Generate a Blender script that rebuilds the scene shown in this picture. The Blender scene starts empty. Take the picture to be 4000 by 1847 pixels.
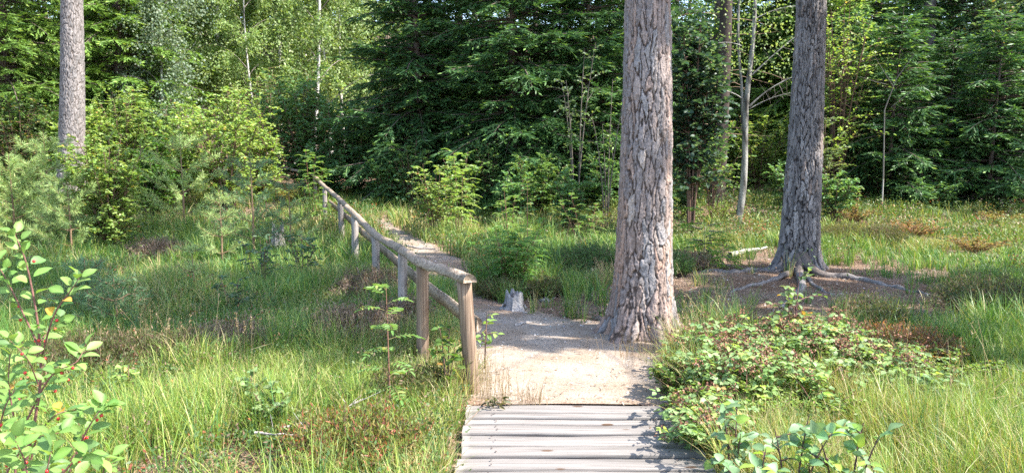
import bpy, math, random
import numpy as np
from mathutils import Vector, Matrix

sc = bpy.context.scene
COL = sc.collection
R = np.random.default_rng(7)

# ------------------------------------------------------------------ camera
F = 2890.0            # focal length in pixels of the 4000 px wide photograph
PITCH = math.radians(6.4)
EYE = np.array([0.0, 0.0, 1.6])
CP, SP = math.cos(PITCH), math.sin(PITCH)

def ray(px, py):
    u, v = (px - 2000.0) / F, (923.5 - py) / F
    return np.array([u, CP + v * SP, -SP + v * CP])

def P(px, py, Y):                     # point on the pixel's ray at distance Y
    r = ray(px, py); return EYE + r * (Y / r[1])

def smooth(a, b, x):
    t = np.clip((x - a) / (b - a), 0, 1); return t * t * (3 - 2 * t)

_T = np.random.default_rng(3).random((256, 256))
def vnoise(x, y):
    x = np.asarray(x, float); y = np.asarray(y, float)
    xi = np.floor(x).astype(int); yi = np.floor(y).astype(int)
    fx = x - xi; fy = y - yi
    fx = fx * fx * (3 - 2 * fx); fy = fy * fy * (3 - 2 * fy)
    a = _T[xi & 255, yi & 255]; b = _T[(xi + 1) & 255, yi & 255]
    c = _T[xi & 255, (yi + 1) & 255]; d = _T[(xi + 1) & 255, (yi + 1) & 255]
    return (a * (1 - fx) + b * fx) * (1 - fy) + (c * (1 - fx) + d * fx) * fy
def fbm(x, y):
    return (vnoise(x, y) + .5 * vnoise(x * 2.1 + 7, y * 2.1 + 3) + .25 * vnoise(x * 4.3 + 1, y * 4.3 + 9)) / 1.75

def gz(x, y):                         # height of the ground
    x = np.asarray(x, float); y = np.asarray(y, float)
    z = .45 * smooth(11, 21, y) + .12 * smooth(1, 4, x) * smooth(12, 20, y) - .07 * smooth(6.5, 8.5, y) * (1 - smooth(9, 11, y)) * (1 - smooth(1, 3, x))
    z = z + .38 * smooth(-5, -10, x) * smooth(11, 16, y)
    z = z + 22 * smooth(46, 130, y) + 9 * smooth(70, 150, np.abs(x))  # unseen rise added behind the wood and at the sides to block horizon light
    near = smooth(4.2, 5.2, y) + smooth(.9, 2.5, np.abs(x - .37))
    z = z + (.10 * (fbm(x * .6 + 40, y * .6 + 40) - .5) + .03 * (vnoise(x * 3 + 11, y * 3) - .5)) * np.clip(near, 0, 1)
    z = z - .24 * (1 - smooth(4.38, 4.52, y)) * (1 - smooth(.46, .6, np.abs(x - .37)))
    return z

def at(px, py):                       # ground point under a pixel
    r = ray(px, py); t = 1.6 / -r[2] if r[2] < -1e-3 else 60
    p = EYE + r * t
    for _ in range(12):
        h = float(gz(p[0], p[1])); t2 = (1.6 - h) / -r[2]; t = .5 * t + .5 * t2; p = EYE + r * t
    return p
def gp(px, Y):                        # ground point on column px at distance Y
    x = (px - 2000.0) / F * (Y * CP + 1.0 * SP)
    return np.array([x, Y, float(gz(x, Y))])
def ztop(py, Y): return float(P(2000, py, Y)[2])

# ------------------------------------------------------------------ materials
def newmat(name):
    m = bpy.data.materials.new(name); m.use_nodes = True
    nt = m.node_tree
    for n in list(nt.nodes): nt.nodes.remove(n)
    return m, nt, nt.nodes.new, nt.links.new

def leaf_mat(name, trans=.35, rough=.5, spec=.35, var=.12):
    m, nt, N, L = newmat(name)
    out = N('ShaderNodeOutputMaterial'); a = N('ShaderNodeAttribute'); a.attribute_name = 'col'
    oi = N('ShaderNodeObjectInfo'); hs = N('ShaderNodeHueSaturation')
    mr = N('ShaderNodeMapRange'); mr.inputs[3].default_value = 1 - var; mr.inputs[4].default_value = 1 + var
    L(oi.outputs['Random'], mr.inputs[0]); L(mr.outputs[0], hs.inputs['Value']); L(a.outputs['Color'], hs.inputs['Color'])
    p = N('ShaderNodeBsdfPrincipled'); p.inputs['Roughness'].default_value = rough
    p.inputs['Specular IOR Level'].default_value = spec
    L(hs.outputs[0], p.inputs['Base Color'])
    t = N('ShaderNodeBsdfTranslucent'); g = N('ShaderNodeMix'); g.data_type = 'RGBA'; g.blend_type = 'MULTIPLY'
    g.inputs[0].default_value = 1; g.inputs[7].default_value = (1.35, 1.3, .6, 1)
    L(hs.outputs[0], g.inputs[6]); L(g.outputs[2], t.inputs['Color'])
    mx = N('ShaderNodeMixShader'); mx.inputs[0].default_value = trans
    L(p.outputs[0], mx.inputs[1]); L(t.outputs[0], mx.inputs[2]); L(mx.outputs[0], out.inputs[0])
    return m

def col_mat(name, rough=.9, bump=.3, scale=60, spec=.2, var=.0):
    """coloured by the mesh's own colour attribute, with fine noise and bump"""
    m, nt, N, L = newmat(name)
    out = N('ShaderNodeOutputMaterial'); a = N('ShaderNodeAttribute'); a.attribute_name = 'col'
    tc = N('ShaderNodeTexCoord'); nz = N('ShaderNodeTexNoise'); nz.inputs['Scale'].default_value = scale; nz.inputs['Detail'].default_value = 5
    L(tc.outputs['Object'], nz.inputs['Vector'])
    mr = N('ShaderNodeMapRange'); mr.inputs[1].default_value = .3; mr.inputs[2].default_value = .7
    mr.inputs[3].default_value = .7; mr.inputs[4].default_value = 1.3
    L(nz.outputs[0], mr.inputs[0])
    mm = N('ShaderNodeMix'); mm.data_type = 'RGBA'; mm.blend_type = 'MULTIPLY'; mm.inputs[0].default_value = 1
    L(a.outputs['Color'], mm.inputs[6]); L(mr.outputs[0], mm.inputs[7])
    p = N('ShaderNodeBsdfPrincipled'); p.inputs['Roughness'].default_value = rough; p.inputs['Specular IOR Level'].default_value = spec
    L(mm.outputs[2], p.inputs['Base Color'])
    b = N('ShaderNodeBump'); b.inputs['Strength'].default_value = bump; b.inputs['Distance'].default_value = .02
    L(nz.outputs[0], b.inputs['Height']); L(b.outputs[0], p.inputs['Normal']); L(p.outputs[0], out.inputs[0])
    return m

def ramp(N, pts):
    r = N('ShaderNodeValToRGB'); e = r.color_ramp.elements
    while len(e) < len(pts): e.new(.5)
    for k, (pos, c) in enumerate(pts): e[k].position = pos; e[k].color = (*c, 1)
    return r

def wood_mat(name, c0, c1, c2, axis=0, knots=True):
    m, nt, N, L = newmat(name)
    out = N('ShaderNodeOutputMaterial'); tc = N('ShaderNodeTexCoord'); oi = N('ShaderNodeObjectInfo')
    ad = N('ShaderNodeVectorMath'); ad.operation = 'ADD'
    sc_ = N('ShaderNodeVectorMath'); sc_.operation = 'SCALE'; sc_.inputs[0].default_value = (37, 51, 23)
    L(oi.outputs['Random'], sc_.inputs['Scale']); L(tc.outputs['Object'], ad.inputs[0]); L(sc_.outputs[0], ad.inputs[1])
    mp = N('ShaderNodeMapping'); s = [85, 85, 85]; s[axis] = 2.6; mp.inputs['Scale'].default_value = s
    L(ad.outputs[0], mp.inputs['Vector'])
    n1 = N('ShaderNodeTexNoise'); n1.inputs['Scale'].default_value = 1; n1.inputs['Detail'].default_value = 6; n1.inputs['Distortion'].default_value = .6
    L(mp.outputs[0], n1.inputs['Vector'])
    r1 = ramp(N, [(.28, c0), (.5, c1), (.72, c2)]); L(n1.outputs[0], r1.inputs[0])
    mp2 = N('ShaderNodeMapping'); s2 = [6, 6, 6]; s2[axis] = 1.1; mp2.inputs['Scale'].default_value = s2; L(ad.outputs[0], mp2.inputs['Vector'])
    n2 = N('ShaderNodeTexNoise'); n2.inputs['Scale'].default_value = 1; n2.inputs['Detail'].default_value = 4; L(mp2.outputs[0], n2.inputs['Vector'])
    mr = N('ShaderNodeMapRange'); mr.inputs[1].default_value = .3; mr.inputs[2].default_value = .7; mr.inputs[3].default_value = .8; mr.inputs[4].default_value = 1.14
    L(n2.outputs[0], mr.inputs[0])
    mu = N('ShaderNodeMix'); mu.data_type = 'RGBA'; mu.blend_type = 'MULTIPLY'; mu.inputs[0].default_value = 1
    L(r1.outputs[0], mu.inputs[6]); L(mr.outputs[0], mu.inputs[7])
    last = mu.outputs[2]
    vt = N('ShaderNodeMapping'); s3 = [9, 9, 9]; s3[axis] = 3.2; vt.inputs['Scale'].default_value = s3; L(ad.outputs[0], vt.inputs['Vector'])
    vo = N('ShaderNodeTexVoronoi'); vo.inputs['Scale'].default_value = 1; L(vt.outputs[0], vo.inputs['Vector'])
    kr = ramp(N, [(.0, (1, 1, 1)), (.085, (1, 1, 1)), (.13, (0, 0, 0))]); L(vo.outputs['Distance'], kr.inputs[0])
    mk = N('ShaderNodeMix'); mk.data_type = 'RGBA'; mk.inputs[7].default_value = (.09, .055, .035, 1)
    L(kr.outputs[0], mk.inputs[0]); L(last, mk.inputs[6])
    p = N('ShaderNodeBsdfPrincipled'); p.inputs['Roughness'].default_value = .85; p.inputs['Specular IOR Level'].default_value = .2
    L((mk.outputs[2] if knots else last), p.inputs['Base Color'])
    b = N('ShaderNodeBump'); b.inputs['Strength'].default_value = .5; b.inputs['Distance'].default_value = .006
    L(n1.outputs[0], b.inputs['Height']); L(b.outputs[0], p.inputs['Normal']); L(p.outputs[0], out.inputs[0])
    return m

def ground_mat():
    m, nt, N, L = newmat('forest_floor')
    out = N('ShaderNodeOutputMaterial'); tc = N('ShaderNodeTexCoord')
    n1 = N('ShaderNodeTexNoise'); n1.inputs['Scale'].default_value = 1.3; n1.inputs['Detail'].default_value = 5
    n2 = N('ShaderNodeTexNoise'); n2.inputs['Scale'].default_value = 45; n2.inputs['Detail'].default_value = 6
    n3 = N('ShaderNodeTexVoronoi'); n3.inputs['Scale'].default_value = 55
    for n in (n1, n2, n3): L(tc.outputs['Object'], n.inputs['Vector'])
    r2 = ramp(N, [(.3, (.075, .05, .035)), (.48, (.17, .12, .09)), (.6, (.25, .19, .15)), (.75, (.38, .32, .27))])
    L(n2.outputs[0], r2.inputs[0])
    r1 = ramp(N, [(.35, (.75, .62, .5)), (.5, (1, .9, .8)), (.65, (1.05, 1.05, 1.02))]); L(n1.outputs[0], r1.inputs[0])
    mu = N('ShaderNodeMix'); mu.data_type = 'RGBA'; mu.blend_type = 'MULTIPLY'; mu.inputs[0].default_value = 1
    L(r2.outputs[0], mu.inputs[6]); L(r1.outputs[0], mu.inputs[7])
    p = N('ShaderNodeBsdfPrincipled'); p.inputs['Roughness'].default_value = .95; p.inputs['Specular IOR Level'].default_value = .1
    L(mu.outputs[2], p.inputs['Base Color'])
    b = N('ShaderNodeBump'); b.inputs['Strength'].default_value = .8; b.inputs['Distance'].default_value = .03
    ma = N('ShaderNodeMath'); ma.operation = 'ADD'; L(n2.outputs[0], ma.inputs[0]); L(n3.outputs['Distance'], ma.inputs[1])
    L(ma.outputs[0], b.inputs['Height']); L(b.outputs[0], p.inputs['Normal']); L(p.outputs[0], out.inputs[0])
    return m

def path_mat():
    m, nt, N, L = newmat('sandy_gravel')
    out = N('ShaderNodeOutputMaterial'); tc = N('ShaderNodeTexCoord')
    def noise(s, d=5):
        n = N('ShaderNodeTexNoise'); n.inputs['Scale'].default_value = s; n.inputs['Detail'].default_value = d; L(tc.outputs['Object'], n.inputs['Vector']); return n
    a = noise(2.2); b_ = noise(85, 4); v = N('ShaderNodeTexVoronoi'); v.inputs['Scale'].default_value = 75; L(tc.outputs['Object'], v.inputs['Vector'])
    r = ramp(N, [(.28, (.165, .13, .10)), (.46, (.265, .22, .18)), (.6, (.315, .265, .22)), (.8, (.40, .35, .30))])
    L(b_.outputs[0], r.inputs[0])
    vr = N('ShaderNodeMapRange'); vr.inputs[3].default_value = .9; vr.inputs[4].default_value = 1.07; L(v.outputs['Color'], vr.inputs[0])
    m0 = N('ShaderNodeMix'); m0.data_type = 'RGBA'; m0.blend_type = 'MULTIPLY'; m0.inputs[0].default_value = 1
    L(r.outputs[0], m0.inputs[6]); L(vr.outputs[0], m0.inputs[7])
    r2 = ramp(N, [(.35, (.8, .72, .64)), (.55, (1, .97, .93)), (.7, (1.03, 1.03, 1.03))]); L(a.outputs[0], r2.inputs[0])
    m1 = N('ShaderNodeMix'); m1.data_type = 'RGBA'; m1.blend_type = 'MULTIPLY'; m1.inputs[0].default_value = 1
    L(m0.outputs[2], m1.inputs[6]); L(r2.outputs[0], m1.inputs[7])
    at_ = N('ShaderNodeAttribute'); at_.attribute_name = 'edge'
    br = ramp(N, [(.3, (.09, .055, .035)), (.5, (.22, .14, .095)), (.7, (.36, .26, .19))]); L(b_.outputs[0], br.inputs[0])
    c = noise(7); ma = N('ShaderNodeMath'); ma.operation = 'ADD'; L(at_.outputs['Fac'], ma.inputs[0]); L(c.outputs[0], ma.inputs[1])
    mr = N('ShaderNodeMapRange'); mr.inputs[1].default_value = .8; mr.inputs[2].default_value = 1.25; L(ma.outputs[0], mr.inputs[0])
    m2 = N('ShaderNodeMix'); m2.data_type = 'RGBA'; L(mr.outputs[0], m2.inputs[0]); L(m1.outputs[2], m2.inputs[6]); L(br.outputs[0], m2.inputs[7])
    p = N('ShaderNodeBsdfPrincipled'); p.inputs['Roughness'].default_value = .95; p.inputs['Specular IOR Level'].default_value = .15
    L(m2.outputs[2], p.inputs['Base Color'])
    bu = N('ShaderNodeBump'); bu.inputs['Strength'].default_value = .35; bu.inputs['Distance'].default_value = .012
    mb = N('ShaderNodeMath'); mb.operation = 'ADD'; L(b_.outputs[0], mb.inputs[0]); L(v.outputs['Distance'], mb.inputs[1])
    L(mb.outputs[0], bu.inputs['Height']); L(bu.outputs[0], p.inputs['Normal']); L(p.outputs[0], out.inputs[0])
    return m

M = dict(
    leaf=leaf_mat('leaf', .42, .5, .38), grass=leaf_mat('grass_blade', .3, .45, .4), needle=leaf_mat('needle', .28, .5, .3),
    bark=col_mat('pine_bark', .9, .35, 70), twig=col_mat('twig_bark', .85, .3, 40), root=col_mat('weathered_root', .85, .5, 45),
    litter=col_mat('litter', .9, .2, 30), berry=col_mat('berry_skin', .3, .0, 5, .5),
    plank=wood_mat('weathered_plank', (.125, .108, .097), (.19, .172, .157), (.238, .217, .2), 0),
    rail=wood_mat('weathered_rail', (.10, .072, .052), (.27, .205, .15), (.41, .33, .25), 1),
    post=wood_mat('post_wood', (.10, .06, .04), (.205, .142, .097), (.29, .215, .155), 2),
    greypost=wood_mat('grey_post_wood', (.13, .11, .095), (.27, .235, .21), (.38, .34, .31), 2),
    stone=col_mat('stone', .9, .6, 14), ground=ground_mat(), path=path_mat())

# ------------------------------------------------------------------ mesh builder
class MB:
    def __init__(s): s.v = []; s.c = []; s.q = []; s.n = 0; s.smooth = False
    def add(s, V, Q, C):
        V = np.asarray(V, np.float32).reshape(-1, 3); C = np.asarray(C, np.float32)
        if C.ndim == 1: C = np.tile(C, (len(V), 1))
        s.v.append(V); s.c.append(C); s.q.append(np.asarray(Q, np.int64) + s.n); s.n += len(V)
    def arrays(s): return np.concatenate(s.v), np.concatenate(s.q), np.concatenate(s.c)
    def build(s, name, mat, parent=None, loc=None, smooth_=None, extra=None):
        V, Q, C = s.arrays()
        me = bpy.data.meshes.new(name)
        me.vertices.add(len(V)); me.vertices.foreach_set('co', V.ravel())
        me.loops.add(Q.size); me.loops.foreach_set('vertex_index', Q.ravel().astype(np.int32))
        k = Q.shape[1]
        me.polygons.add(len(Q)); me.polygons.foreach_set('loop_start', np.arange(0, Q.size, k, dtype=np.int32))
        if s.smooth or smooth_: me.polygons.foreach_set('use_smooth', np.ones(len(Q), bool))
        a = me.attributes.new('col', 'FLOAT_COLOR', 'POINT')
        a.data.foreach_set('color', np.concatenate([C, np.ones((len(C), 1), np.float32)], 1).ravel())
        if extra is not None:
            e = me.attributes.new(extra[0], 'FLOAT', 'POINT'); e.data.foreach_set('value', np.asarray(extra[1], np.float32))
        me.update(calc_edges=True); me.validate()
        me.materials.append(mat)
        o = bpy.data.objects.new(name, me); COL.objects.link(o)
        if parent is not None: o.parent = parent
        if loc is not None: o.location = [float(t) for t in loc]
        return o

def nrm(a): return a / np.maximum(np.linalg.norm(a, axis=-1, keepdims=True), 1e-9)

def frame(d, up):
    d = nrm(d); s = np.cross(d, up); bad = np.linalg.norm(s, axis=1) < 1e-4
    s[bad] = np.cross(d[bad], [1.0, .2, 0]); s = nrm(s); return d, s, np.cross(s, d)

def leaves(mb, b, d, up, L, W, C, fold=.25, droop=.12):
    """folded six point leaves: two quads each"""
    n = len(b); d, s, u = frame(np.asarray(d, float), np.asarray(up, float))
    L = np.broadcast_to(np.asarray(L, float), (n,))[:, None]; W = np.broadcast_to(np.asarray(W, float), (n,))[:, None]
    f = u * W * fold
    V = np.stack([b, b + d * L * .28 + s * W * .46 + f, b + d * L * .68 + s * W * .40 + f - u * L * droop * .4,
                  b + d * L - u * L * droop, b + d * L * .68 - s * W * .40 + f - u * L * droop * .4, b + d * L * .28 - s * W * .46 + f], 1)
    i = np.arange(n)[:, None] * 6
    Q = np.concatenate([i + [0, 1, 2, 3], i + [0, 3, 4, 5]])
    mb.add(V.reshape(-1, 3), Q, np.repeat(C, 6, 0))

def leaves_hi(mb, b, d, up, L, W, C, fold=.2, droop=.2, rg=np.random.default_rng(1)):
    """rounded, curled leaves with a paler midrib, ten quads each"""
    n = len(b); d, s, u = frame(np.asarray(d, float), np.asarray(up, float)); L = np.broadcast_to(np.asarray(L, float), (n,))[:, None]; W = np.broadcast_to(np.asarray(W, float), (n,))[:, None]
    T = [0, .16, .4, .66, .88, 1.0]; PW = [.04, .34, .5, .43, .2, .0]; cols = []; rows = []; dr = droop * (.5 + rg.random((n, 1))); tw = rg.normal(0, .12, (n, 1))
    spot = (rg.random((n, 1)) < .25) * .25
    for t, w in zip(T, PW):
        c = b + d * L * (t - .25 * dr * t * t) - u * L * dr * t * t; f = u * W * w * (2 * fold)
        wv = rg.normal(0, .035, (n, 2)); ts = s + u * tw * t
        rows += [c + ts * W * w + f + u * W * wv[:, :1], c, c - ts * W * w + f + u * W * wv[:, 1:]]
        e = C * (1 - spot * t) * (.92 + .16 * rg.random((n, 1))); cols += [e, np.clip(C * 1.22 + .012, 0, 1), e * (.94 + .12 * rg.random((n, 1)))]
    V = np.stack(rows, 1); i = np.arange(n)[:, None] * 18; Q = np.concatenate([i + [3 * k + a for a in q] for k in range(5) for q in ((0, 3, 4, 1), (1, 4, 5, 2))])
    mb.add(V.reshape(-1, 3), Q, np.stack(cols, 1).reshape(-1, 3))

def flat_leaves(mb, b, d, up, L, W, C, mid=.5):
    """one rhombic quad each: needles, tiny leaves, far leaves"""
    n = len(b); d, s, u = frame(np.asarray(d, float), np.asarray(up, float))
    L = np.broadcast_to(np.asarray(L, float), (n,))[:, None]; W = np.broadcast_to(np.asarray(W, float), (n,))[:, None]
    V = np.stack([b, b + d * L * mid + s * W * .5, b + d * L, b + d * L * mid - s * W * .5], 1)
    mb.add(V.reshape(-1, 3), np.arange(n * 4).reshape(n, 4), np.repeat(C, 4, 0))

def tube(mb, pts, rad, col, sides=6, cap=False, wob=0, rg=None):
    pts = np.asarray(pts, float); k = len(pts); rad = np.broadcast_to(np.asarray(rad, float), (k,))
    t = np.gradient(pts, axis=0); ref = np.array([0, 0, 1.0]) if abs(nrm(pts[-1] - pts[0])[2]) < .8 else np.array([1.0, 0, 0])
    t, s, u = frame(t, np.tile(ref, (k, 1)))
    a = np.linspace(0, 2 * np.pi, sides, endpoint=False)
    rr = rad[:, None] * np.ones((k, sides))
    if wob: rr = rr * (1 + wob * (rg.random((k, sides)) - .5))
    V = pts[:, None] + (s[:, None] * np.cos(a)[None, :, None] + u[:, None] * np.sin(a)[None, :, None]) * rr[..., None]
    i = np.arange(k - 1)[:, None] * sides; j = np.arange(sides)[None]; j2 = (j + 1) % sides
    Q = np.stack([i + j, i + j2, i + sides + j2, i + sides + j], -1).reshape(-1, 4)
    V = V.reshape(-1, 3)
    if cap:
        V = np.concatenate([V, pts[:1], pts[-1:]]); c0 = k * sides; c1 = c0 + 1; e = (k - 1) * sides
        jj = np.arange(0, sides, 2)
        Q = np.concatenate([Q, np.stack([np.full(len(jj), c0), (jj + 2) % sides, (jj + 1) % sides, jj], -1),
                            np.stack([np.full(len(jj), c1), e + jj, e + (jj + 1) % sides, e + (jj + 2) % sides], -1)])
    mb.add(V, Q, col)

def curve(a, b, c, n):                # quadratic bezier
    t = np.linspace(0, 1, n)[:, None]; return (1 - t) ** 2 * np.asarray(a) + 2 * t * (1 - t) * np.asarray(b) + t * t * np.asarray(c)

def pick(rg, pal, n, j=.22):
    """n colours from a palette [(weight, rgb)], jittered"""
    w = np.array([p[0] for p in pal], float); c = np.array([p[1] for p in pal], float)
    k = rg.choice(len(pal), n, p=w / w.sum()); o = c[k] * (1 + j * (rg.random((n, 1)) - .5) * 2)
    return o * (1 + .12 * (rg.random((n, 3)) - .5))

# ------------------------------------------------------------------ objects and labels
def empty(name, loc, label, cat, group=None, rz=0):
    o = bpy.data.objects.new(name, None); COL.objects.link(o); o.location = [float(t) for t in loc]; o.rotation_euler.z = rz
    o.empty_display_size = .2
    o['label'] = label; o['category'] = cat
    if group: o['group'] = group
    return o
def tag(o, label, cat, group=None, kind=None):
    o['label'] = label; o['category'] = cat
    if group: o['group'] = group
    if kind: o['kind'] = kind
    return o
def dup(root, loc, label, rz=0, scale=1.0, group=None):
    r = root.copy(); COL.objects.link(r); r.location = [float(t) for t in loc]; r.rotation_euler.z = rz; r.scale = (scale,) * 3 if np.isscalar(scale) else scale
    r['label'] = label
    if group: r['group'] = group
    for ch in list(root.children):
        c = ch.copy(); COL.objects.link(c); c.parent = r
        for g in list(ch.children):
            d = g.copy(); COL.objects.link(d); d.parent = c
    return r

# ------------------------------------------------------------------ palettes (linear albedo)
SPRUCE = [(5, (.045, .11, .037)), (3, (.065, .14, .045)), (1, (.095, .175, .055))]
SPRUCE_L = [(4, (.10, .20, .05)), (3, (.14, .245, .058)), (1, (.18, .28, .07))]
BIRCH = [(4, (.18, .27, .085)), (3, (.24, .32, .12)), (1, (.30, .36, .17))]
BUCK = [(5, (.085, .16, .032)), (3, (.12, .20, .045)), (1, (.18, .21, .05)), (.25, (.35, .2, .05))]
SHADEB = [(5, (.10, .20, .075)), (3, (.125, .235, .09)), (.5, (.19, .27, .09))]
ROWAN = [(5, (.13, .24, .06)), (3, (.17, .28, .08)), (.6, (.26, .3, .09))]
WILLOW = [(4, (.16, .22, .14)), (2, (.23, .28, .20)), (1, (.12, .17, .10))]
PINE = [(4, (.085, .16, .075)), (3, (.11, .195, .09)), (1, (.15, .22, .09))]
BRAMB = [(5, (.17, .26, .09)), (3, (.22, .31, .13)), (1.2, (.27, .36, .10)), (.1, (.40, .30, .10))]
STEM = (.14, .085, .06)

# ------------------------------------------------------------------ plants
def spruce(seed, H, Rm, z0, pal, tips, dens=1.0, big=1.0, dead=True):
    """trunk and crown arrays of one spruce, base at the origin"""
    rg = np.random.default_rng(seed); tr = MB(); cr = MB()
    zs = np.linspace(-.15, H, 9)
    tube(tr, np.stack([.05 * np.sin(zs * .7 + seed), .05 * np.cos(zs * .5), zs], 1), .17 * (H / 12) * (1 - zs / H * .97).clip(.02), (.13, .10, .085), 8)
    z = z0
    while z < H * .985:
        f = 1 - z / H
        nb = 7 + int(rg.integers(0, 3)); a0 = rg.random() * 6.3
        if z > 6.5: nb -= 2
        for b in range(nb):
            a = a0 + b * 2 * np.pi / nb + rg.normal(0, .15)
            Lb = Rm * f ** .75 * (.55 + .65 * rg.random()) + .12; dz = rg.normal(0, .13)
            o = np.array([math.cos(a), math.sin(a), 0]); zz = z + rg.normal(0, .12)
            p0 = o * .05 + [0, 0, zz]
            p1 = p0 + o * Lb * .55 + [0, 0, Lb * (.10 if f < .5 else -.02)]
            p2 = p0 + o * Lb + [0, 0, Lb * (-.22 + dz + .55 * (1 - f) ** 1.5)]
            npt = 8; C = curve(p0, p1, p2, npt)
            tube(tr, C, np.linspace(.022, .004, npt) * (Lb / 2 + .3), (.11, .085, .07), 4)
            # side twigs
            step = .085 / dens; t = np.arange(.16 if z < 5 else .25, 1.0, step / Lb) + 0
            t = (t + rg.normal(0, .01, len(t))).clip(.05, 1)
            base = (1 - t)[:, None] ** 2 * p0 + (2 * t * (1 - t))[:, None] * p1 + (t ** 2)[:, None] * p2
            tang = nrm(2 * (1 - t)[:, None] * (p1 - p0) + 2 * t[:, None] * (p2 - p1))
            side = np.where(np.arange(len(t)) % 2 == 0, 1.0, -1.0)
            lat = np.stack([-tang[:, 1], tang[:, 0], 0 * t], 1) * side[:, None]
            dirs = nrm(tang * (.75 + .2 * rg.random((len(t), 1))) + lat * .8 + np.array([0, 0, -.28]) + rg.normal(0, .22, (len(t), 3)))
            tl = (.16 + .30 * Lb * np.minimum(1, (1 - t) * 1.4 + .15)) * (.7 + .5 * rg.random(len(t))); tl = np.minimum(tl, .75)
            # sub twigs on each side twig
            ns = 8
            for k in range(ns):
                sfrac = (k + .35) / ns
                keep = tl > .1 + .04 * k
                if not keep.any(): continue
                bb = base[keep] + dirs[keep] * (tl[keep] * sfrac)[:, None] + [0, 0, 0] - np.array([0, 0, .18]) * ((tl[keep] * sfrac) ** 2)[:, None]
                for sg in (1, -1):
                    l2 = np.stack([-dirs[keep][:, 1], dirs[keep][:, 0], 0 * t[keep]], 1) * sg
                    d2 = nrm(dirs[keep] + l2 * .75 + rg.normal(0, .3, (keep.sum(), 3)))
                    ll = (.08 + .05 * rg.random(keep.sum()) + .05 * (1 - sfrac)) * big
                    flat_leaves(cr, bb, d2, rg.normal(0, .5, (keep.sum(), 3)) + [0, 0, 1.0], ll, .031 * big, pick(rg, pal, keep.sum()), .5)
            # terminal shoots
            n = len(t); e = base + dirs * (tl * .86)[:, None] - np.array([0, 0, .18]) * (tl[:, None] ** 2)
            flat_leaves(cr, e, dirs + [0, 0, .12], rg.normal(0, .5, (n, 3)) + [0, 0, 1.0], .14 * big, .042 * big, pick(rg, tips, n), .45)
            # bare axis dressed with needles
            flat_leaves(cr, base, dirs, rg.normal(0, 1, (n, 3)), tl, .034 * big, pick(rg, pal, n), .4)
        z += (.17 + .07 * rg.random()) / min(1, dens) * (1 if z < 6.5 else 2.0)
    if dead:                           # dry lower branches
        for b in range(26):
            a = rg.random() * 6.3; zz = .3 + rg.random() * 2.8; Lb = .5 + rg.random() * 1.1; o = np.array([math.cos(a), math.sin(a), 0])
            tube(tr, curve(o * .08 + [0, 0, zz], o * Lb * .6 + [0, 0, zz + .1 * rg.normal()], o * Lb + [0, 0, zz - .25 * Lb * rg.random() - .05], 5), np.linspace(.012, .003, 5), (.20, .14, .10), 3)
    return tr, cr

def pine_crown(seed, H, zc, Rm, n_br=38):
    rg = np.random.default_rng(seed); lm = MB(); cr = MB()
    for b in range(n_br):
        f = b / (n_br - 1); z = zc + (H - zc) * f; a = b * 2.4 + rg.normal(0, .3)
        Lb = Rm * (1 - f * .75) * (.7 + .5 * rg.random()); o = np.array([math.cos(a), math.sin(a), 0])
        C = curve(np.array([0, 0, z]), o * Lb * .5 + [0, 0, z + .1 * Lb], o * Lb + [0, 0, z + Lb * (.15 + .4 * f)], 7)
        tube(lm, C, np.linspace(.05, .012, 7) * (1.2 - f * .6), (.30, .17, .09), 5)
        for k in range(13):
            t = .3 + .65 * rg.random(); i = min(5, int(t * 6)); p = C[i] + (C[i + 1] - C[i]) * (t * 6 - i)
            d = nrm(o + rg.normal(0, .7, 3) + [0, 0, .3]); e = p + d * (.25 + .35 * rg.random())
            tube(lm, np.array([p, (p + e) / 2 + [0, 0, -.03], e]), [.012, .008, .005], (.28, .16, .09), 3)
            m = 80; q = p + (e - p) * (.3 + .75 * rg.random((m, 1))) + rg.normal(0, .05, (m, 3))
            dd = nrm(d + rg.normal(0, .75, (m, 3)))
            flat_leaves(cr, q, dd, rg.normal(0, 1, (m, 3)), .15 + .06 * rg.random(m), .05, pick(rg, PINE, m), .5)
    return lm, cr

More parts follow.
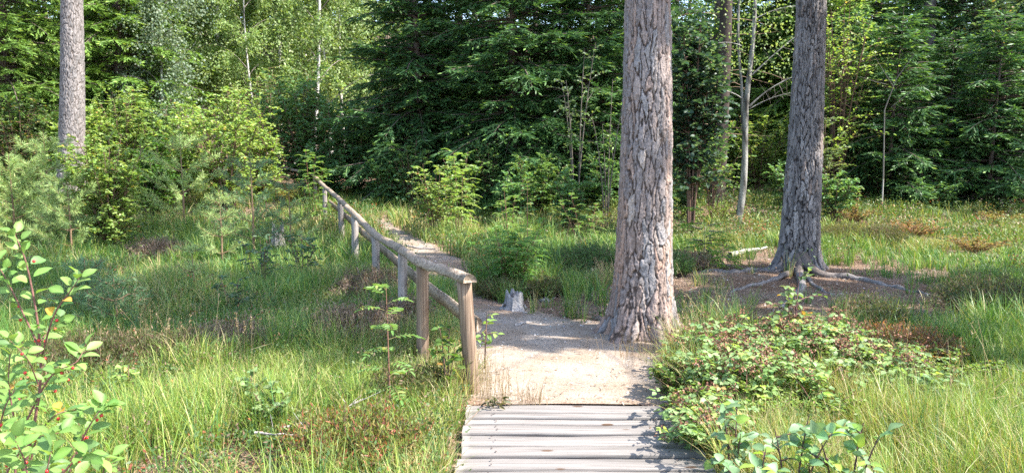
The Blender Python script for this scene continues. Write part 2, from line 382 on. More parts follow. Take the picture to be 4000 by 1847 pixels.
def birch(seed, H, zc, n, Rm, pal=BIRCH, leaf=.055, r0=.075):
    rg = np.random.default_rng(seed); tr = MB(); cr = MB()
    zs = np.linspace(-.1, H, 26); ph = rg.random(2) * 6
    ax = np.stack([.22 * np.sin(zs * .35 + ph[0]) - .22 * math.sin(ph[0]), .2 * np.sin(zs * .3 + ph[1]) - .2 * math.sin(ph[1]), zs], 1)
    cc = np.where((rg.random((26, 1)) < .22), np.array([[.10, .09, .085]]), np.array([[.46, .44, .40]])); cc = np.repeat(cc, 7, 0)
    tube(tr, ax, r0 * (1 - zs / H * .92), cc, 7)
    nb = int(30)
    per = n // nb
    for b in range(nb):
        f = (b + rg.random()) / nb; z = zc + (H - zc) * f; i = np.clip(np.searchsorted(zs, z), 1, 25); p0 = ax[i]; p0 = p0 * [1, 1, 0] + [0, 0, z]
        a = b * 2.4 + rg.normal(0, .4); o = np.array([math.cos(a), math.sin(a), 0]); Lb = Rm * (1 - .6 * f) * (.6 + .6 * rg.random())
        p1 = p0 + o * Lb * .5 + [0, 0, Lb * .7]; p2 = p0 + o * Lb + [0, 0, Lb * .45]
        C = curve(p0, p1, p2, 7); tube(tr, C, np.linspace(.02, .006, 7), (.2, .17, .15), 4)
        # hanging twigs
        nt = 14; t = .3 + .7 * rg.random(nt); bp = (1 - t)[:, None] ** 2 * p0 + (2 * t * (1 - t))[:, None] * p1 + (t ** 2)[:, None] * p2
        hl = .5 + .9 * rg.random(nt); hd = nrm(rg.normal(0, .35, (nt, 3)) + o * .3 + [0, 0, -.8])
        k = max(1, per // nt); u = rg.random((nt, k))
        q = bp[:, None] + hd[:, None] * (hl[:, None] * u)[..., None] + rg.normal(0, .09, (nt, k, 3)); q = q.reshape(-1, 3)
        m = len(q); d = nrm(rg.normal(0, .7, (m, 3)) + [0, 0, -.5])
        flat_leaves(cr, q, d, rg.normal(0, 1, (m, 3)), leaf * (.8 + .5 * rg.random(m)), leaf * .75, pick(rg, pal, m), .42)
    return tr, cr

def shrub(seed, h, rad, nst, nbr, nlf, L, W, pal, droop=.15, low=.2, stemcol=STEM, clump=1.0, fold=True):
    """several leaning stems with side shoots and alternate leaves"""
    rg = np.random.default_rng(seed); st = MB(); lf = MB()
    for i in range(nst):
        a = 2 * np.pi * (i + rg.random() * .8) / nst; rr = rad * math.sqrt((i + .6) / nst) * (.75 + .3 * rg.random()); o = np.array([math.cos(a), math.sin(a), 0])
        top = h * (.68 + .32 * rg.random()) * (1 - .2 * (rr / max(rad, .01)) ** 2)
        b = o * rad * .12 * rg.random(); e = o * rr + [0, 0, top]; m_ = o * rr * .35 + [0, 0, top * .6]
        C = curve(b - [0, 0, .05], m_, e, 8); tube(st, C, np.linspace(.011, .0025, 8) * (.5 + .35 * h), stemcol, 5)
        for j in range(nbr):
            t = low + (1 - low) * (j + rg.random()) / nbr; p0 = (1 - t) ** 2 * b + 2 * t * (1 - t) * m_ + t * t * e
            d = nrm(rg.normal(0, 1, 3) * [1, 1, .4] + [0, 0, .35] + o * .25); Lb = h * clump * (.10 + .20 * rg.random()) * (1.25 - .7 * t)
            p1 = p0 + d * Lb * .6 + [0, 0, .08 * Lb]; p2 = p0 + d * Lb + [0, 0, -.02 * Lb]
            tube(st, np.array([p0, p1, p2]), [.0035 + .002 * h, .003, .0018], stemcol, 3)
            u = np.linspace(.15, 1.03, nlf) + rg.normal(0, .03, nlf)
            q = p0 + (p1 - p0) * np.minimum(u, .6)[:, None] / .6 + (p2 - p1) * (np.maximum(u - .6, 0) / .4)[:, None]
            sd = np.where(np.arange(nlf) % 2 == 0, 1., -1.)[:, None]; lat = nrm(np.cross(d, [0, 0, 1.0]) + 1e-6)
            dd = nrm(d * (.45 + .4 * u[:, None] ** 3) + lat * sd * .8 + rg.normal(0, .28, (nlf, 3)) + [0, 0, .05])
            up = np.array([0, 0, 1.0]) + rg.normal(0, .42, (nlf, 3)); ll = L * (.7 + .45 * rg.random(nlf)); ww = W * (.75 + .4 * rg.random(nlf))
            ({2: leaves_hi, 1: leaves, 0: flat_leaves}[int(fold)])(lf, q, dd, up, ll, ww, pick(rg, pal, nlf), *((.22, droop) if fold else (.5,)))
    return st, lf

def pinnate(st, lf, rg, p, d, L, npair, ll, lw, pal, droop=.3):
    d = nrm(d); e = p + d * L + np.array([0, 0, -droop * L]); C = curve(p, p + d * L * .6, e, 6)
    tube(st, C, np.linspace(.0022, .001, 6), (.16, .14, .06), 3)
    t = np.linspace(.25, .95, npair); q = np.stack([np.interp(t, np.linspace(0, 1, 6), C[:, k]) for k in range(3)], 1)
    lat = nrm(np.cross(d, [0, 0, 1.0]) + 1e-6); prof = np.sin(np.linspace(.9, 2.5, npair))
    for sg in (1, -1):
        dd = nrm(d * .45 + lat * sg + rg.normal(0, .1, (npair, 3)) - [0, 0, .1])
        leaves(lf, q, dd, np.array([0, 0, 1.0]) + rg.normal(0, .2, (npair, 3)), ll * prof * (.9 + .2 * rg.random(npair)), lw, pick(rg, pal, npair, .12), .25, .1)
    leaves(lf, C[-1:], (C[-1:] - C[-2:-1]), np.array([[0, 0, 1.0]]), ll, lw, pick(rg, pal, 1, .1), .2, .1)

def rowan(seed, h, nl, lean=(0, 0), L=.16, pal=ROWAN, t0=.25, stems=1, spread=.2, npair=6, ll=.045):
    rg = np.random.default_rng(seed); st = MB(); lf = MB()
    for s in range(stems):
        a = rg.random() * 6.3; off = np.array([math.cos(a), math.sin(a), 0]) * spread * (s > 0 or stems > 1) * (.3 + .9 * rg.random())
        hh = h * (1 if s == 0 else .55 + .4 * rg.random()); b = off * .25; e = off + [lean[0], lean[1], hh]; m_ = off * .5 + [lean[0] * .3, lean[1] * .3, hh * .55]
        C = curve(b - [0, 0, .05], m_, e, 9); tube(st, C, np.linspace(.007, .0022, 9) * (.6 + .4 * h), (.17, .085, .06), 5)
        for k in range(nl):
            t = t0 + (1 - t0) * (k + .4) / nl; p = (1 - t) ** 2 * b + 2 * t * (1 - t) * m_ + t * t * e
            az = k * 2.39 + rg.normal(0, .3); upn = .15 + .75 * t ** 3
            d = np.array([math.cos(az), math.sin(az), upn])
            pinnate(st, lf, rg, p, d, L * (.75 + .4 * rg.random()) * (1 - .35 * t ** 4), npair, ll, ll * .33, pal)
    return st, lf

def pine_sapling(seed, h, pal=PINE, wh=5, nper=5, spread=.42, nl=.055, nw=.004, dens=300):
    rg = np.random.default_rng(seed); st = MB(); nd = MB()
    shoots = [(np.array([0, 0, h * .72]), np.array([0, 0, h]))]
    tube(st, np.array([[0, 0, -.05], [.01, .01, h * .4], [0, 0, h]]), [.012 * h + .004, .008 * h + .002, .003], (.2, .13, .08), 5)
    for w in range(wh):
        z = h * (.16 + .66 * w / max(1, wh - 1)); a0 = rg.random() * 6.3
        for k in range(nper):
            a = a0 + 6.283 * k / nper + rg.normal(0, .2); o = np.array([math.cos(a), math.sin(a), 0]); Lb = h * spread * (1.15 - .75 * w / wh) * (.75 + .4 * rg.random())
            p = np.array([0, 0, z]); m_ = p + o * Lb * .6 + [0, 0, Lb * .18]; e = p + o * Lb + [0, 0, Lb * .55]
            C = curve(p, m_, e, 5); tube(st, C, np.linspace(.005, .0025, 5), (.2, .13, .08), 3)
            shoots += [(C[1], C[3]), (C[3], C[4])]
            for q in range(3):
                i = 1 + q; dd = nrm(o + rg.normal(0, .55, 3) + [0, 0, .45]); ee = C[i] + dd * Lb * .38
                shoots.append((C[i], ee)); tube(st, np.array([C[i], ee]), [.003, .002], (.2, .13, .08), 3)
    for a, b in shoots:
        d = b - a; m = max(8, int(np.linalg.norm(d) * dens)); q = a + d * rg.random((m, 1)); dn = nrm(d)
        rad = rg.normal(0, 1, (m, 3)); rad = nrm(rad - (rad @ dn)[:, None] * dn)
        flat_leaves(nd, q, dn * .75 + rad, rg.normal(0, 1, (m, 3)), nl * (.75 + .5 * rg.random(m)), nw, pick(rg, pal, m), .4)
    return st, nd

def heather(seed, h, rad, n, pal):
    rg = np.random.default_rng(seed); st = MB(); lf = MB()
    for i in range(n):
        a = rg.random() * 6.3; r = math.sqrt(rg.random()) * rad; o = np.array([math.cos(a), math.sin(a), 0]); hh = h * (1 - .45 * (r / rad) ** 2) * (.7 + .4 * rg.random())
        b = o * r * .55; e = o * r + [0, 0, hh] + rg.normal(0, .03, 3); C = curve(b, (b + e) / 2 + [0, 0, hh * .15], e, 4)
        tube(st, C, np.linspace(.003, .0012, 4), (.14, .09, .07), 3)
        m = 26; t = .25 + .75 * rg.random(m); q = b + (e - b) * t[:, None] + rg.normal(0, .014, (m, 3))
        flat_leaves(lf, q, rg.normal(0, .6, (m, 3)) + [0, 0, 1.0], rg.normal(0, 1, (m, 3)), .035, .008, pick(rg, pal, m, .3), .5)
    return st, lf

def plant(name, loc, st, lf, label, cat, group=None, mat='leaf', stem='stem', crown='foliage', rz=0, stemmat='twig'):
    r = empty(name, loc, label, cat, group, rz)
    st.build(stem, M[stemmat], r, smooth_=True); lf.build(crown, M[mat], r)
    return r

def bark_trunk(seed, axis, radius, zmax_fine, H, nu, dz, pal, crev, cw, ch, depth, flare, lobes):
    """furrowed plated pine trunk: axis(z)->xy, radius(z); returns MB"""
    rg = np.random.default_rng(seed); mb = MB(); mb.smooth = True
    zs = np.concatenate([np.arange(-.15, zmax_fine, dz), np.linspace(zmax_fine, H, 40)]); nv = len(zs)
    th = np.linspace(0, 2 * np.pi, nu, endpoint=False)
    T, Z = np.meshgrid(th, zs)
    r0 = radius(Z); rref = float(radius(np.array(1.0)))
    ncol = max(6, int(round(2 * np.pi * rref / cw))); S = T / (2 * np.pi) * ncol
    Sw = S + .5 * (vnoise(S * .9 + seed, Z * 7) - .5) * 1.6 + .35 * (vnoise(S * 3, Z * 22 + seed) - .5)
    Zw = Z / ch + 1.1 * (vnoise(S * 1.1 + 30, Z * 4) - .5) + .4 * (vnoise(S * 3 + 9, Z * 15) - .5)
    nrow = int(H / ch) + 12; jx = rg.random((nrow, ncol)) * .8 + .1; jz = rg.random((nrow, ncol)) * .9 + .05; rv = rg.random((nrow, ncol, 2))
    f1 = np.full(S.shape, 9.0); f2 = f1.copy(); c1 = np.zeros(S.shape); c2 = np.zeros(S.shape)
    si = np.floor(Sw).astype(int); zi = np.floor(Zw).astype(int)
    for dx in (-1, 0, 1):
        for dzz in (-1, 0, 1):
            cx = si + dx; cz = zi + dzz; kx = cx % ncol; kz = (cz + 6) % nrow
            d = np.hypot(cx + jx[kz, kx] - Sw, (cz + jz[kz, kx] - Zw))
            n1 = d < f1; f2 = np.where(n1, f1, np.minimum(f2, d)); c1 = np.where(n1, rv[kz, kx, 0], c1); c2 = np.where(n1, rv[kz, kx, 1], c2); f1 = np.where(n1, d, f1)
    e = smooth(.02, .17, f2 - f1 + .16 * (vnoise(S * 5, Z * 45) - .5)); e = e * (.72 + .28 * smooth(.1, .45, vnoise(S * 2.2 + 50, Z * 16 + 3)))
    fine = vnoise(S * 6, Z * 60)
    A2 = Sw * 2.3 + .5 * (vnoise(S * 7, Z * 50 + 2) - .5); B2 = Zw * 2.6 + .7 * (vnoise(S * 8 + 4, Z * 45) - .5); g1 = np.full(S.shape, 9.0); g2_ = g1.copy(); k1 = np.zeros(S.shape); ia = np.floor(A2).astype(int); ib = np.floor(B2).astype(int)
    for dx in (-1, 0, 1):
        for dzz in (-1, 0, 1):
            kx = (ia + dx) & 127; kz = (ib + dzz) & 127; d = np.hypot(ia + dx + .1 + .8 * _T[kx, kz] - A2, ib + dzz + .1 + .8 * _T[kz, kx + 100] - B2); n1 = d < g1; g2_ = np.where(n1, g1, np.minimum(g2_, d)); k1 = np.where(n1, _T[kx + 60, kz], k1); g1 = np.where(n1, d, g1)
    e2 = smooth(.0, .12, g2_ - g1)
    disp = depth * (e - 1) + depth * .3 * (c1 - .5) * e + depth * (.5 * (k1 - .5) + .14 * (e2 - 1)) * e + depth * .35 * (fine - .5) + depth * .3 * (vnoise(S * 2, Z * 30 + 5) - .5) * e
    fl = 1 + flare * np.exp(-np.maximum(Z, 0) / .16) * (1 + .75 * np.sin(T * lobes[0] + lobes[1])) + .35 * flare * np.exp(-np.maximum(Z, 0) / .5) * (1 + .5 * np.sin(T * lobes[0] + lobes[1]))
    rr = r0 * fl + disp; ax = axis(Z)
    V = np.stack([ax[0] + rr * np.cos(T), ax[1] + rr * np.sin(T), Z], -1)
    pc = np.array([p[1] for p in pal]); w = np.cumsum([p[0] for p in pal]); k = np.searchsorted(w / w[-1], np.clip(c2, 0, .999))
    base = pc[k] * ((.8 + .4 * fine) * (.8 + .4 * k1) * (.82 + .18 * e2))[..., None]
    # higher plates greyer, lower plates pinker
    g = smooth(.2, 2.2, Z)[..., None]; base = base * (1 - g * .4) + base.mean() * np.array([1.03, .98, .97]) * (g * .4) * (.75 + .5 * c1)[..., None]
    col = np.array(crev) * (1 - e[..., None]) + base * e[..., None]
    # thin orange flaking bark high on the stem
    hi = smooth(H * .5, H * .65, Z)[..., None]; col = col * (1 - hi) + np.array([.38, .20, .10]) * hi
    i = np.arange(nv - 1)[:, None] * nu; j = np.arange(nu)[None]; j2 = (j + 1) % nu
    Q = np.stack([i + j, i + j2, i + nu + j2, i + nu + j], -1).reshape(-1, 4)
    mb.add(V.reshape(-1, 3), Q, col.reshape(-1, 3)); return mb

def root_mb(seed, pts, r0, r1, col, flat=.7):
    rg = np.random.default_rng(seed); mb = MB(); mb.smooth = True
    pts = np.asarray(pts, float); n = 22; t = np.linspace(0, len(pts) - 1, n); idx = np.arange(len(pts))
    xy = np.stack([np.interp(t, idx, pts[:, k]) for k in range(2)], 1) + rg.normal(0, .012, (n, 2))
    for _ in range(2): xy[1:-1] = (xy[:-2] + xy[1:-1] * 2 + xy[2:]) / 4
    r = r0 + (r1 - r0) * (np.linspace(0, 1, n) ** .7); z = gz(xy[:, 0], xy[:, 1]) + r * .1 + np.interp(np.linspace(0, 1, n), [0, .1, .22, .4, 1], [r0 * 2.6, r0 * 1.1, r0 * .35, 0, -.5 * r1]) + .012 * rg.normal(0, 1, n)
    f = np.repeat(smooth(.15, .45, np.linspace(0, 1, n)), 9)[:, None]; c = (np.array([.095, .075, .062]) * (1 - f) + np.asarray(col) * f) * (.6 + .8 * rg.random((n * 9, 1)))
    tube(mb, np.column_stack([xy, z]), r, c, 9, False, .3, rg); return mb
# ================================================================== THE SETTING
def axis_grid(lo, hi, step, far, grow):
    a = list(np.arange(lo, hi + 1e-6, step)); s = step
    while a[-1] < far: s *= grow; a.append(a[-1] + s)
    s = step
    while a[0] > -far: s *= grow; a.insert(0, a[0] - s)
    return np.array(a)
gx = axis_grid(-14, 14, .14, 420, 1.35); gy = axis_grid(-2, 24, .14, 420, 1.35)
X, Y = np.meshgrid(gx, gy); nx = len(gx); ny = len(gy)
g = MB(); i = np.arange(ny - 1)[:, None] * nx; j = np.arange(nx - 1)[None]
g.add(np.stack([X, Y, gz(X, Y)], -1).reshape(-1, 3), np.stack([i + j, i + j + 1, i + nx + j + 1, i + nx + j], -1).reshape(-1, 4), (.15, .11, .08))
o = g.build('ground', M['ground'], smooth_=True); o['kind'] = 'structure'

# sandy path: left and right edge in the photograph, walked from the boards away
PL = [(1850, 1600), (1830, 1500), (1800, 1400), (1800, 1310), (1790, 1240), (1765, 1180), (1690, 1110), (1620, 1045), (1555, 985), (1512, 930), (1468, 885), (1430, 850), (1395, 825)]
PR = [(2575, 1600), (2600, 1500), (2640, 1420), (2560, 1345), (2340, 1275), (2050, 1225), (1870, 1150), (1830, 1080), (1780, 1015), (1665, 960), (1560, 900), (1475, 857), (1405, 825)]
pl = np.array([at(*p)[:2] for p in PL]); pr = np.array([at(*p)[:2] for p in PR])
PATHPOLY = np.concatenate([pl, pr[::-1]])
def inside(poly, x, y):
    c = np.zeros(np.shape(x), bool); n = len(poly); j = n - 1
    for i in range(n):
        xi, yi = poly[i]; xj, yj = poly[j]
        c ^= ((yi > y) != (yj > y)) & (x < (xj - xi) * (y - yi) / (yj - yi + 1e-12) + xi); j = i
    return c
m = 120; tt = np.linspace(0, len(pl) - 1, m); ii = np.arange(len(pl)); pl[0, 1] = pr[0, 1] = 4.56
A = np.stack([np.interp(tt, ii, pl[:, k]) for k in (0, 1)], 1); B = np.stack([np.interp(tt, ii, pr[:, k]) for k in (0, 1)], 1)
for _ in range(6): A[1:-1] = (A[:-2] + A[1:-1] * 2 + A[2:]) / 4; B[1:-1] = (B[:-2] + B[1:-1] * 2 + B[2:]) / 4
A[1:, 0] -= .10 + .16 * vnoise(tt[1:] * 9, 0 * tt[1:]); B[1:, 0] += .10 + .16 * vnoise(tt[1:] * 9, 5 + 0 * tt[1:])
nu = 30; u = np.linspace(0, 1, nu); V = A[:, None] + (B - A)[:, None] * u[None, :, None]
zz = gz(V[..., 0], V[..., 1]); wdt = np.linalg.norm(B - A, axis=1)[:, None]
dist = np.minimum(u, 1 - u)[None] * wdt; edge = (1 - smooth(.0, .42, dist)) * .75
far_l = smooth(6.6, 8.2, V[..., 1]) * (1 - smooth(10.5, 12.5, V[..., 1])); edge = np.maximum(edge, .62 * far_l)
edge = np.maximum(edge, .4 * smooth(14, 16, V[..., 1])); edge[0:3] = np.maximum(edge[0:3], .45)
zz = zz + .014 - .02 * (1 - smooth(0, .12, dist))
mb = MB(); i = np.arange(m - 1)[:, None] * nu; j = np.arange(nu - 1)[None]
mb.add(np.stack([V[..., 0], V[..., 1], zz], -1).reshape(-1, 3), np.stack([i + j, i + j + 1, i + nu + j + 1, i + nu + j], -1).reshape(-1, 4), (.4, .35, .3))
o = mb.build('path', M['path'], smooth_=True, extra=('edge', edge.ravel())); o['kind'] = 'structure'

# ------------------------------------------------------------------ boardwalk
def plank_mb(x0, x1, y0, y1, z1, th, rg):
    mb = MB(); n = 26; xs = np.linspace(x0, x1, n); ea = rg.normal(0, .0022, n).cumsum() * .5; eb = rg.normal(0, .0022, n).cumsum() * .5
    ea -= np.linspace(ea[0], ea[-1], n); eb -= np.linspace(eb[0], eb[-1], n); zt = z1 + .002 * np.sin(xs * 5 + rg.random() * 6)
    c = .004                                                    # worn chamfer
    prof = np.stack([np.stack([xs, y0 + ea, zt - th], 1), np.stack([xs, y0 + ea, zt - c], 1), np.stack([xs, y0 + ea + c, zt], 1),
                     np.stack([xs, y1 + eb - c, zt], 1), np.stack([xs, y1 + eb, zt - c], 1), np.stack([xs, y1 + eb, zt - th], 1)], 1)
    i = np.arange(n - 1)[:, None] * 6; j = np.arange(6)[None]; j2 = (j + 1) % 6
    Q = np.stack([i + j, i + j2, i + 6 + j2, i + 6 + j], -1).reshape(-1, 4)
    e = (n - 1) * 6
    Q = np.concatenate([Q, [[0, 1, 4, 5], [1, 2, 3, 4], [e + 5, e + 4, e + 1, e], [e + 4, e + 3, e + 2, e + 1]]])
    mb.add(prof.reshape(-1, 3), Q, (.4, .4, .4)); return mb
bw = empty('boardwalk', (.37, 4.5, 0), 'grey weathered plank boardwalk in the foreground leading onto the sandy path', 'boardwalk')
rg = np.random.default_rng(5)
rows = [1580, 1614, 1637, 1659, 1698, 1744, 1789, 1839]
ys = [float(EYE[1] + ray(2000, r)[1] * (1.55 / -ray(2000, r)[2])) for r in rows]
while ys[-1] > -1.6: ys.append(ys[-1] - .156 - .004 * rg.normal())
for k in range(len(ys) - 1):
    gap = .026 + .012 * rg.random()
    ob = plank_mb(-.27 + .012 * rg.normal() - .37, .985 + .015 * rg.normal() - .37 - (.06 if k < 2 else 0), ys[k + 1] + gap - 4.5, ys[k] - 4.5, .05 + .004 * rg.normal(), .038, rg).build('plank', M['plank'], bw)
    for sx in (-.47, .45):
        for q in (.3, .7):
            if k > 7: continue
            nl = MB(); a = np.linspace(0, 6.283, 9)[:-1]; px_, py_ = sx + .01 * rg.normal(), ys[k + 1] + gap + (ys[k] - ys[k + 1] - gap) * q - 4.5
            V_ = np.concatenate([np.stack([px_ + .006 * np.cos(a), py_ + .006 * np.sin(a), 0 * a + .0585], 1), [[px_, py_, .0595]]])
            jj = np.arange(0, 8, 2); nl.add(V_, np.stack([0 * jj + 8, jj, jj + 1, (jj + 2) % 8], -1), (.06, .045, .04)); nl.build('nail', M['litter'], ob)
for x in (-.45, .0, .45):
    bm_ = MB(); tube(bm_, np.array([[x, -6.1, -.03], [x, -3, -.03], [x, .0, -.03]]), .045, (.2, .17, .15), 8, True); bm_.build('bearer', M['twig'], bw)

# ------------------------------------------------------------------ fence with half round handrail
fence = empty('handrail_fence', P(1825, 1563, 4.8) * [1, 1, 0], 'weathered wooden handrail fence curving along the left of the sandy path', 'fence')
FO = np.array(fence.location)
PT = [(1812, 1062, 4.78), (1650, 1008, 5.5), (1572, 962, 6.8), (1466, 903, 8.7), (1386, 828, 10.7), (1329, 772, 12.9), (1268, 722, 15.6), (1230, 684, 17.8), (1193, 668, 19.0), (1060, 642, 20.6)]
RT = [P(*p) for p in PT]
def half_log(path, w, h, mbx, n=10):
    """half round log, flat side down; path is its top line"""
    path = np.asarray(path, float); k = len(path); t = np.gradient(path, axis=0); t[:, 2] *= 1; t = nrm(t)
    s = nrm(np.cross(t, [0, 0, 1.0])); u = np.cross(s, t); a = np.linspace(0, np.pi, n)
    r2 = np.random.default_rng(int(abs(path[0, 0]) * 1000)); wv = 1 + .05 * r2.normal(0, 1, (k, 1)).clip(-1, 1)
    V = path[:, None] - u[:, None] * h + s[:, None] * (np.cos(a) * w / 2 * wv)[..., None] + u[:, None] * (np.sin(a) * h * wv)[..., None]
    i = np.arange(k - 1)[:, None] * n; j = np.arange(n)[None]; j2 = (j + 1) % n
    Q = np.stack([i + j, i + j2, i + n + j2, i + n + j], -1).reshape(-1, 4)
    e = (k - 1) * n; caps = []
    for q in range(1, n // 2):
        caps.append([q - 1, q, n - 1 - q, n - q]); caps.append([e + n - q, e + n - 1 - q, e + q, e + q - 1])
    mbx.add(V.reshape(-1, 3), np.concatenate([Q, caps]), (.3, .26, .22)); return V
def seg(a, b, n=8, wig=.006):
    t = np.linspace(0, 1, n)[:, None]; p = a + (b - a) * t; r2 = np.random.default_rng(int(abs(a[1]) * 977)); p[1:-1] += r2.normal(0, wig, (n - 2, 3)); return p
def poly(ps, n=8):
    out = [seg(ps[k], ps[k + 1], n, .004)[(0 if k == 0 else 1):] for k in range(len(ps) - 1)]; return np.concatenate(out)
p0 = RT[0] + (RT[0] - RT[1]) / np.linalg.norm(RT[0] - RT[1]) * .10
for ps in ([p0, RT[1], RT[2] - (RT[2] - RT[1]) * .012], [RT[2], RT[3], RT[4], (RT[4] + RT[5]) / 2], [(RT[4] + RT[5]) / 2 + [0, .01, .004], RT[5], RT[6], RT[7]], [RT[7] + [0, .01, .02], RT[8], RT[9]]):
    mb = MB(); half_log(poly([p - FO for p in ps]), .098, .056, mb); mb.build('handrail', M['rail'], fence)
wid = [.098, .092, .085, .09, .1, .095, .09, .09, .09, .09]
for k, p in enumerate(RT):
    r2 = np.random.default_rng(50 + k); zb = float(gz(p[0], p[1])) - .25; zt = p[2] - .054; z = np.linspace(zb, zt, 9); mb = MB(); mb.smooth = True
    lean = .03 * r2.normal() + (.10 if k == 0 else 0)
    tube(mb, np.stack([p[0] + lean * (zt - z) * .6, p[1] + 0 * z, z], 1) - FO, wid[k] / 2 * (1 + .05 * (zt - z)), (.3, .2, .15), 14, True)
    po = mb.build('post', M['post'] if k < 2 else M['greypost'], fence)
    if k == 0: po['label'] = 'warm brown end post with knots'
    if k == 1: po['label'] = 'cracked brown post next to the end post'
# lower rail: half log nailed on the path side of the posts
LR = [P(1835, 1268, 4.86), P(1690, 1158, 5.6), P(1600, 1082, 6.9), P(1492, 985, 8.8), P(1400, 905, 10.8), P(1340, 845, 12.95), P(1278, 790, 15.6)]
for a, b in ((0, 2), (2, 4), (4, 6)):
    ps = [LR[q] - FO + np.array([.035, .03, 0]) for q in range(a, b + 1)]
    if a == 0: ps[0] = ps[0] + (ps[0] - ps[1]) / np.linalg.norm(ps[0] - ps[1]) * .03
    c = poly(ps, 6); t = nrm(np.gradient(c, axis=0)); s = nrm(np.cross(t, [0, 0, 1.0])); u = np.cross(s, t); n = 9; aa = np.linspace(0, np.pi, n)
    V = c[:, None] + u[:, None] * (np.cos(aa) * .052)[None, :, None] - s[:, None] * (np.sin(aa) * -.042)[None, :, None] * 1.0
    k = len(c); i = np.arange(k - 1)[:, None] * n; j = np.arange(n)[None]; j2 = (j + 1) % n
    Q = np.stack([i + j, i + j2, i + n + j2, i + n + j], -1).reshape(-1, 4); e = (k - 1) * n; caps = []
    for q in range(1, n // 2): caps.append([q - 1, q, n - 1 - q, n - q]); caps.append([e + n - q, e + n - 1 - q, e + q, e + q - 1])
    mb = MB(); mb.add(V.reshape(-1, 3), np.concatenate([Q, caps]), (.3, .26, .2)); mb.build('lower_rail', M['rail'], fence)

# ------------------------------------------------------------------ the three pines
BARK = [(4, (.26, .19, .157)), (3, (.20, .16, .145)), (2, (.32, .21, .157)), (2, (.215, .193, .185)), (1, (.35, .28, .235))]
BARKG = [(4, (.19, .165, .155)), (3, (.13, .115, .11)), (2, (.27, .24, .225)), (1, (.25, .185, .15))]
BARKL = [(4, (.21, .182, .168)), (3, (.16, .144, .136)), (2, (.26, .225, .207))]
def pine(base, rz0, rz3, top_dx, H, pal, crev, label, seed, zf, nu, dz, cw, ch, depth, flare, lobes, roots, zc, Rm, rootcol):
    r = empty('pine_tree', base, label, 'tree')
    # radius rz0 just above the flare, rz3 at z=3; lean top_dx metres per metre
    rad = lambda z: np.where(z < 3, rz0 + (rz3 - rz0) * np.clip(z, 0, 3) / 3, rz3 * (1 - (z - 3) / (H - 3) * .93)).clip(.015)
    ax = lambda z: (top_dx * z + .02 * np.sin(z * .9), .02 * np.sin(z * .7))
    t = bark_trunk(seed, ax, rad, zf, H, nu, dz, pal, crev, cw, ch, depth, flare, lobes).build('trunk', M['bark'], r)
    lm, cr = pine_crown(seed, H, zc, Rm)
    off = [top_dx * (zc + H) / 2, 0, 0]
    lm.build('limbs', M['twig'], r, loc=off); cr.build('crown', M['needle'], r, loc=off)
    for k, (pts, a, b) in enumerate(roots):
        w = np.array([np.asarray(base)[:2] * .65 + np.asarray(pts[0]) * .35] + list(pts)); m_ = root_mb(seed * 10 + k, w, a, b, rootcol); V_ = m_.v[0]; V_ -= np.asarray(base, np.float32); m_.build('root', M['root'], r)
    return r
def g2(*pp): return [at(*p)[:2] for p in pp]
b = at(2505, 1308); MIDB = b
pine(b, .258, .19, -.003, 15, BARK, (.06, .042, .033), 'thick pine trunk with coarse pinkish plated bark rising beside the sandy path', 21, 4.2, 260, .008, .052, .27, .018, .34, (5, .6),
     [(g2((2450, 1320), (2360, 1300), (2290, 1310)), .07, .015), (g2((2590, 1330), (2620, 1370), (2640, 1430)), .07, .02), (g2((2410, 1290), (2350, 1255), (2310, 1235)), .06, .02)], 7.5, 2.2, (.17, .13, .11))
b = at(3115, 1052); RIGB = b
pine(b, .262, .197, .011, 16, BARKG, (.022, .017, .015), 'dark furrowed pine trunk with spreading grey surface roots on bare litter', 22, 5.5, 240, .010, .046, .24, .024, .42, (4, .3),
     [(g2((3060, 1062), (2980, 1058), (2850, 1066), (2700, 1064)), .10, .022), (g2((3070, 1088), (2990, 1100), (2900, 1128), (2835, 1148)), .055, .014), (g2((3120, 1080), (3135, 1120), (3095, 1165), (3050, 1205)), .075, .03),
      (g2((3170, 1080), (3280, 1085), (3400, 1098), (3480, 1120), (3570, 1140), (3690, 1158)), .075, .025), (g2((3160, 1090), (3200, 1130), (3250, 1150)), .04, .012)], 9.3, 2.3, (.16, .142, .132))
b = gp(272, 16.0)
pine(b, .272, .225, .08, 17, BARKL, (.06, .046, .038), 'pale grey pine trunk standing alone among bushes at the left', 23, 7, 180, .015, .06, .14, .014, .25, (4, 1.2), [], 8.5, 2.4, (.25, .22, .2))

# ------------------------------------------------------------------ spruces
tr, cr = spruce(1, 9.0, 2.3, .4, SPRUCE, SPRUCE_L)
def place_spruce(proto, px, Yd, label, s=1.0, rz=0):
    p = gp(px, Yd)
    return dup(proto, p, label, rz, s)
SG = 'spruces at the forest edge'
p = gp(1640, 19.0); sA = plant('spruce_tree', p, tr, cr, 'dense dark spruce at the left end of the dark green wall behind the path', 'tree', SG, 'needle', 'trunk', 'crown')
tr, cr = spruce(2, 9.6, 2.5, .5, SPRUCE, SPRUCE_L)
p = gp(2010, 18.0); sB = plant('spruce_tree', p, tr, cr, 'tall dark spruce in the middle of the dark green wall, bushy to the ground', 'tree', SG, 'needle', 'trunk', 'crown')
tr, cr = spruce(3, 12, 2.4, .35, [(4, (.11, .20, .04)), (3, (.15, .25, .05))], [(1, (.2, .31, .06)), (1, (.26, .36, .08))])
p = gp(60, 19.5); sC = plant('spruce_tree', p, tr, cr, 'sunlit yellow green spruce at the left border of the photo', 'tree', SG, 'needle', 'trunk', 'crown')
place_spruce(sC, 490, 21.5, 'sunlit light green spruce just right of the pale grey pine trunk', 1.02, 2.2)
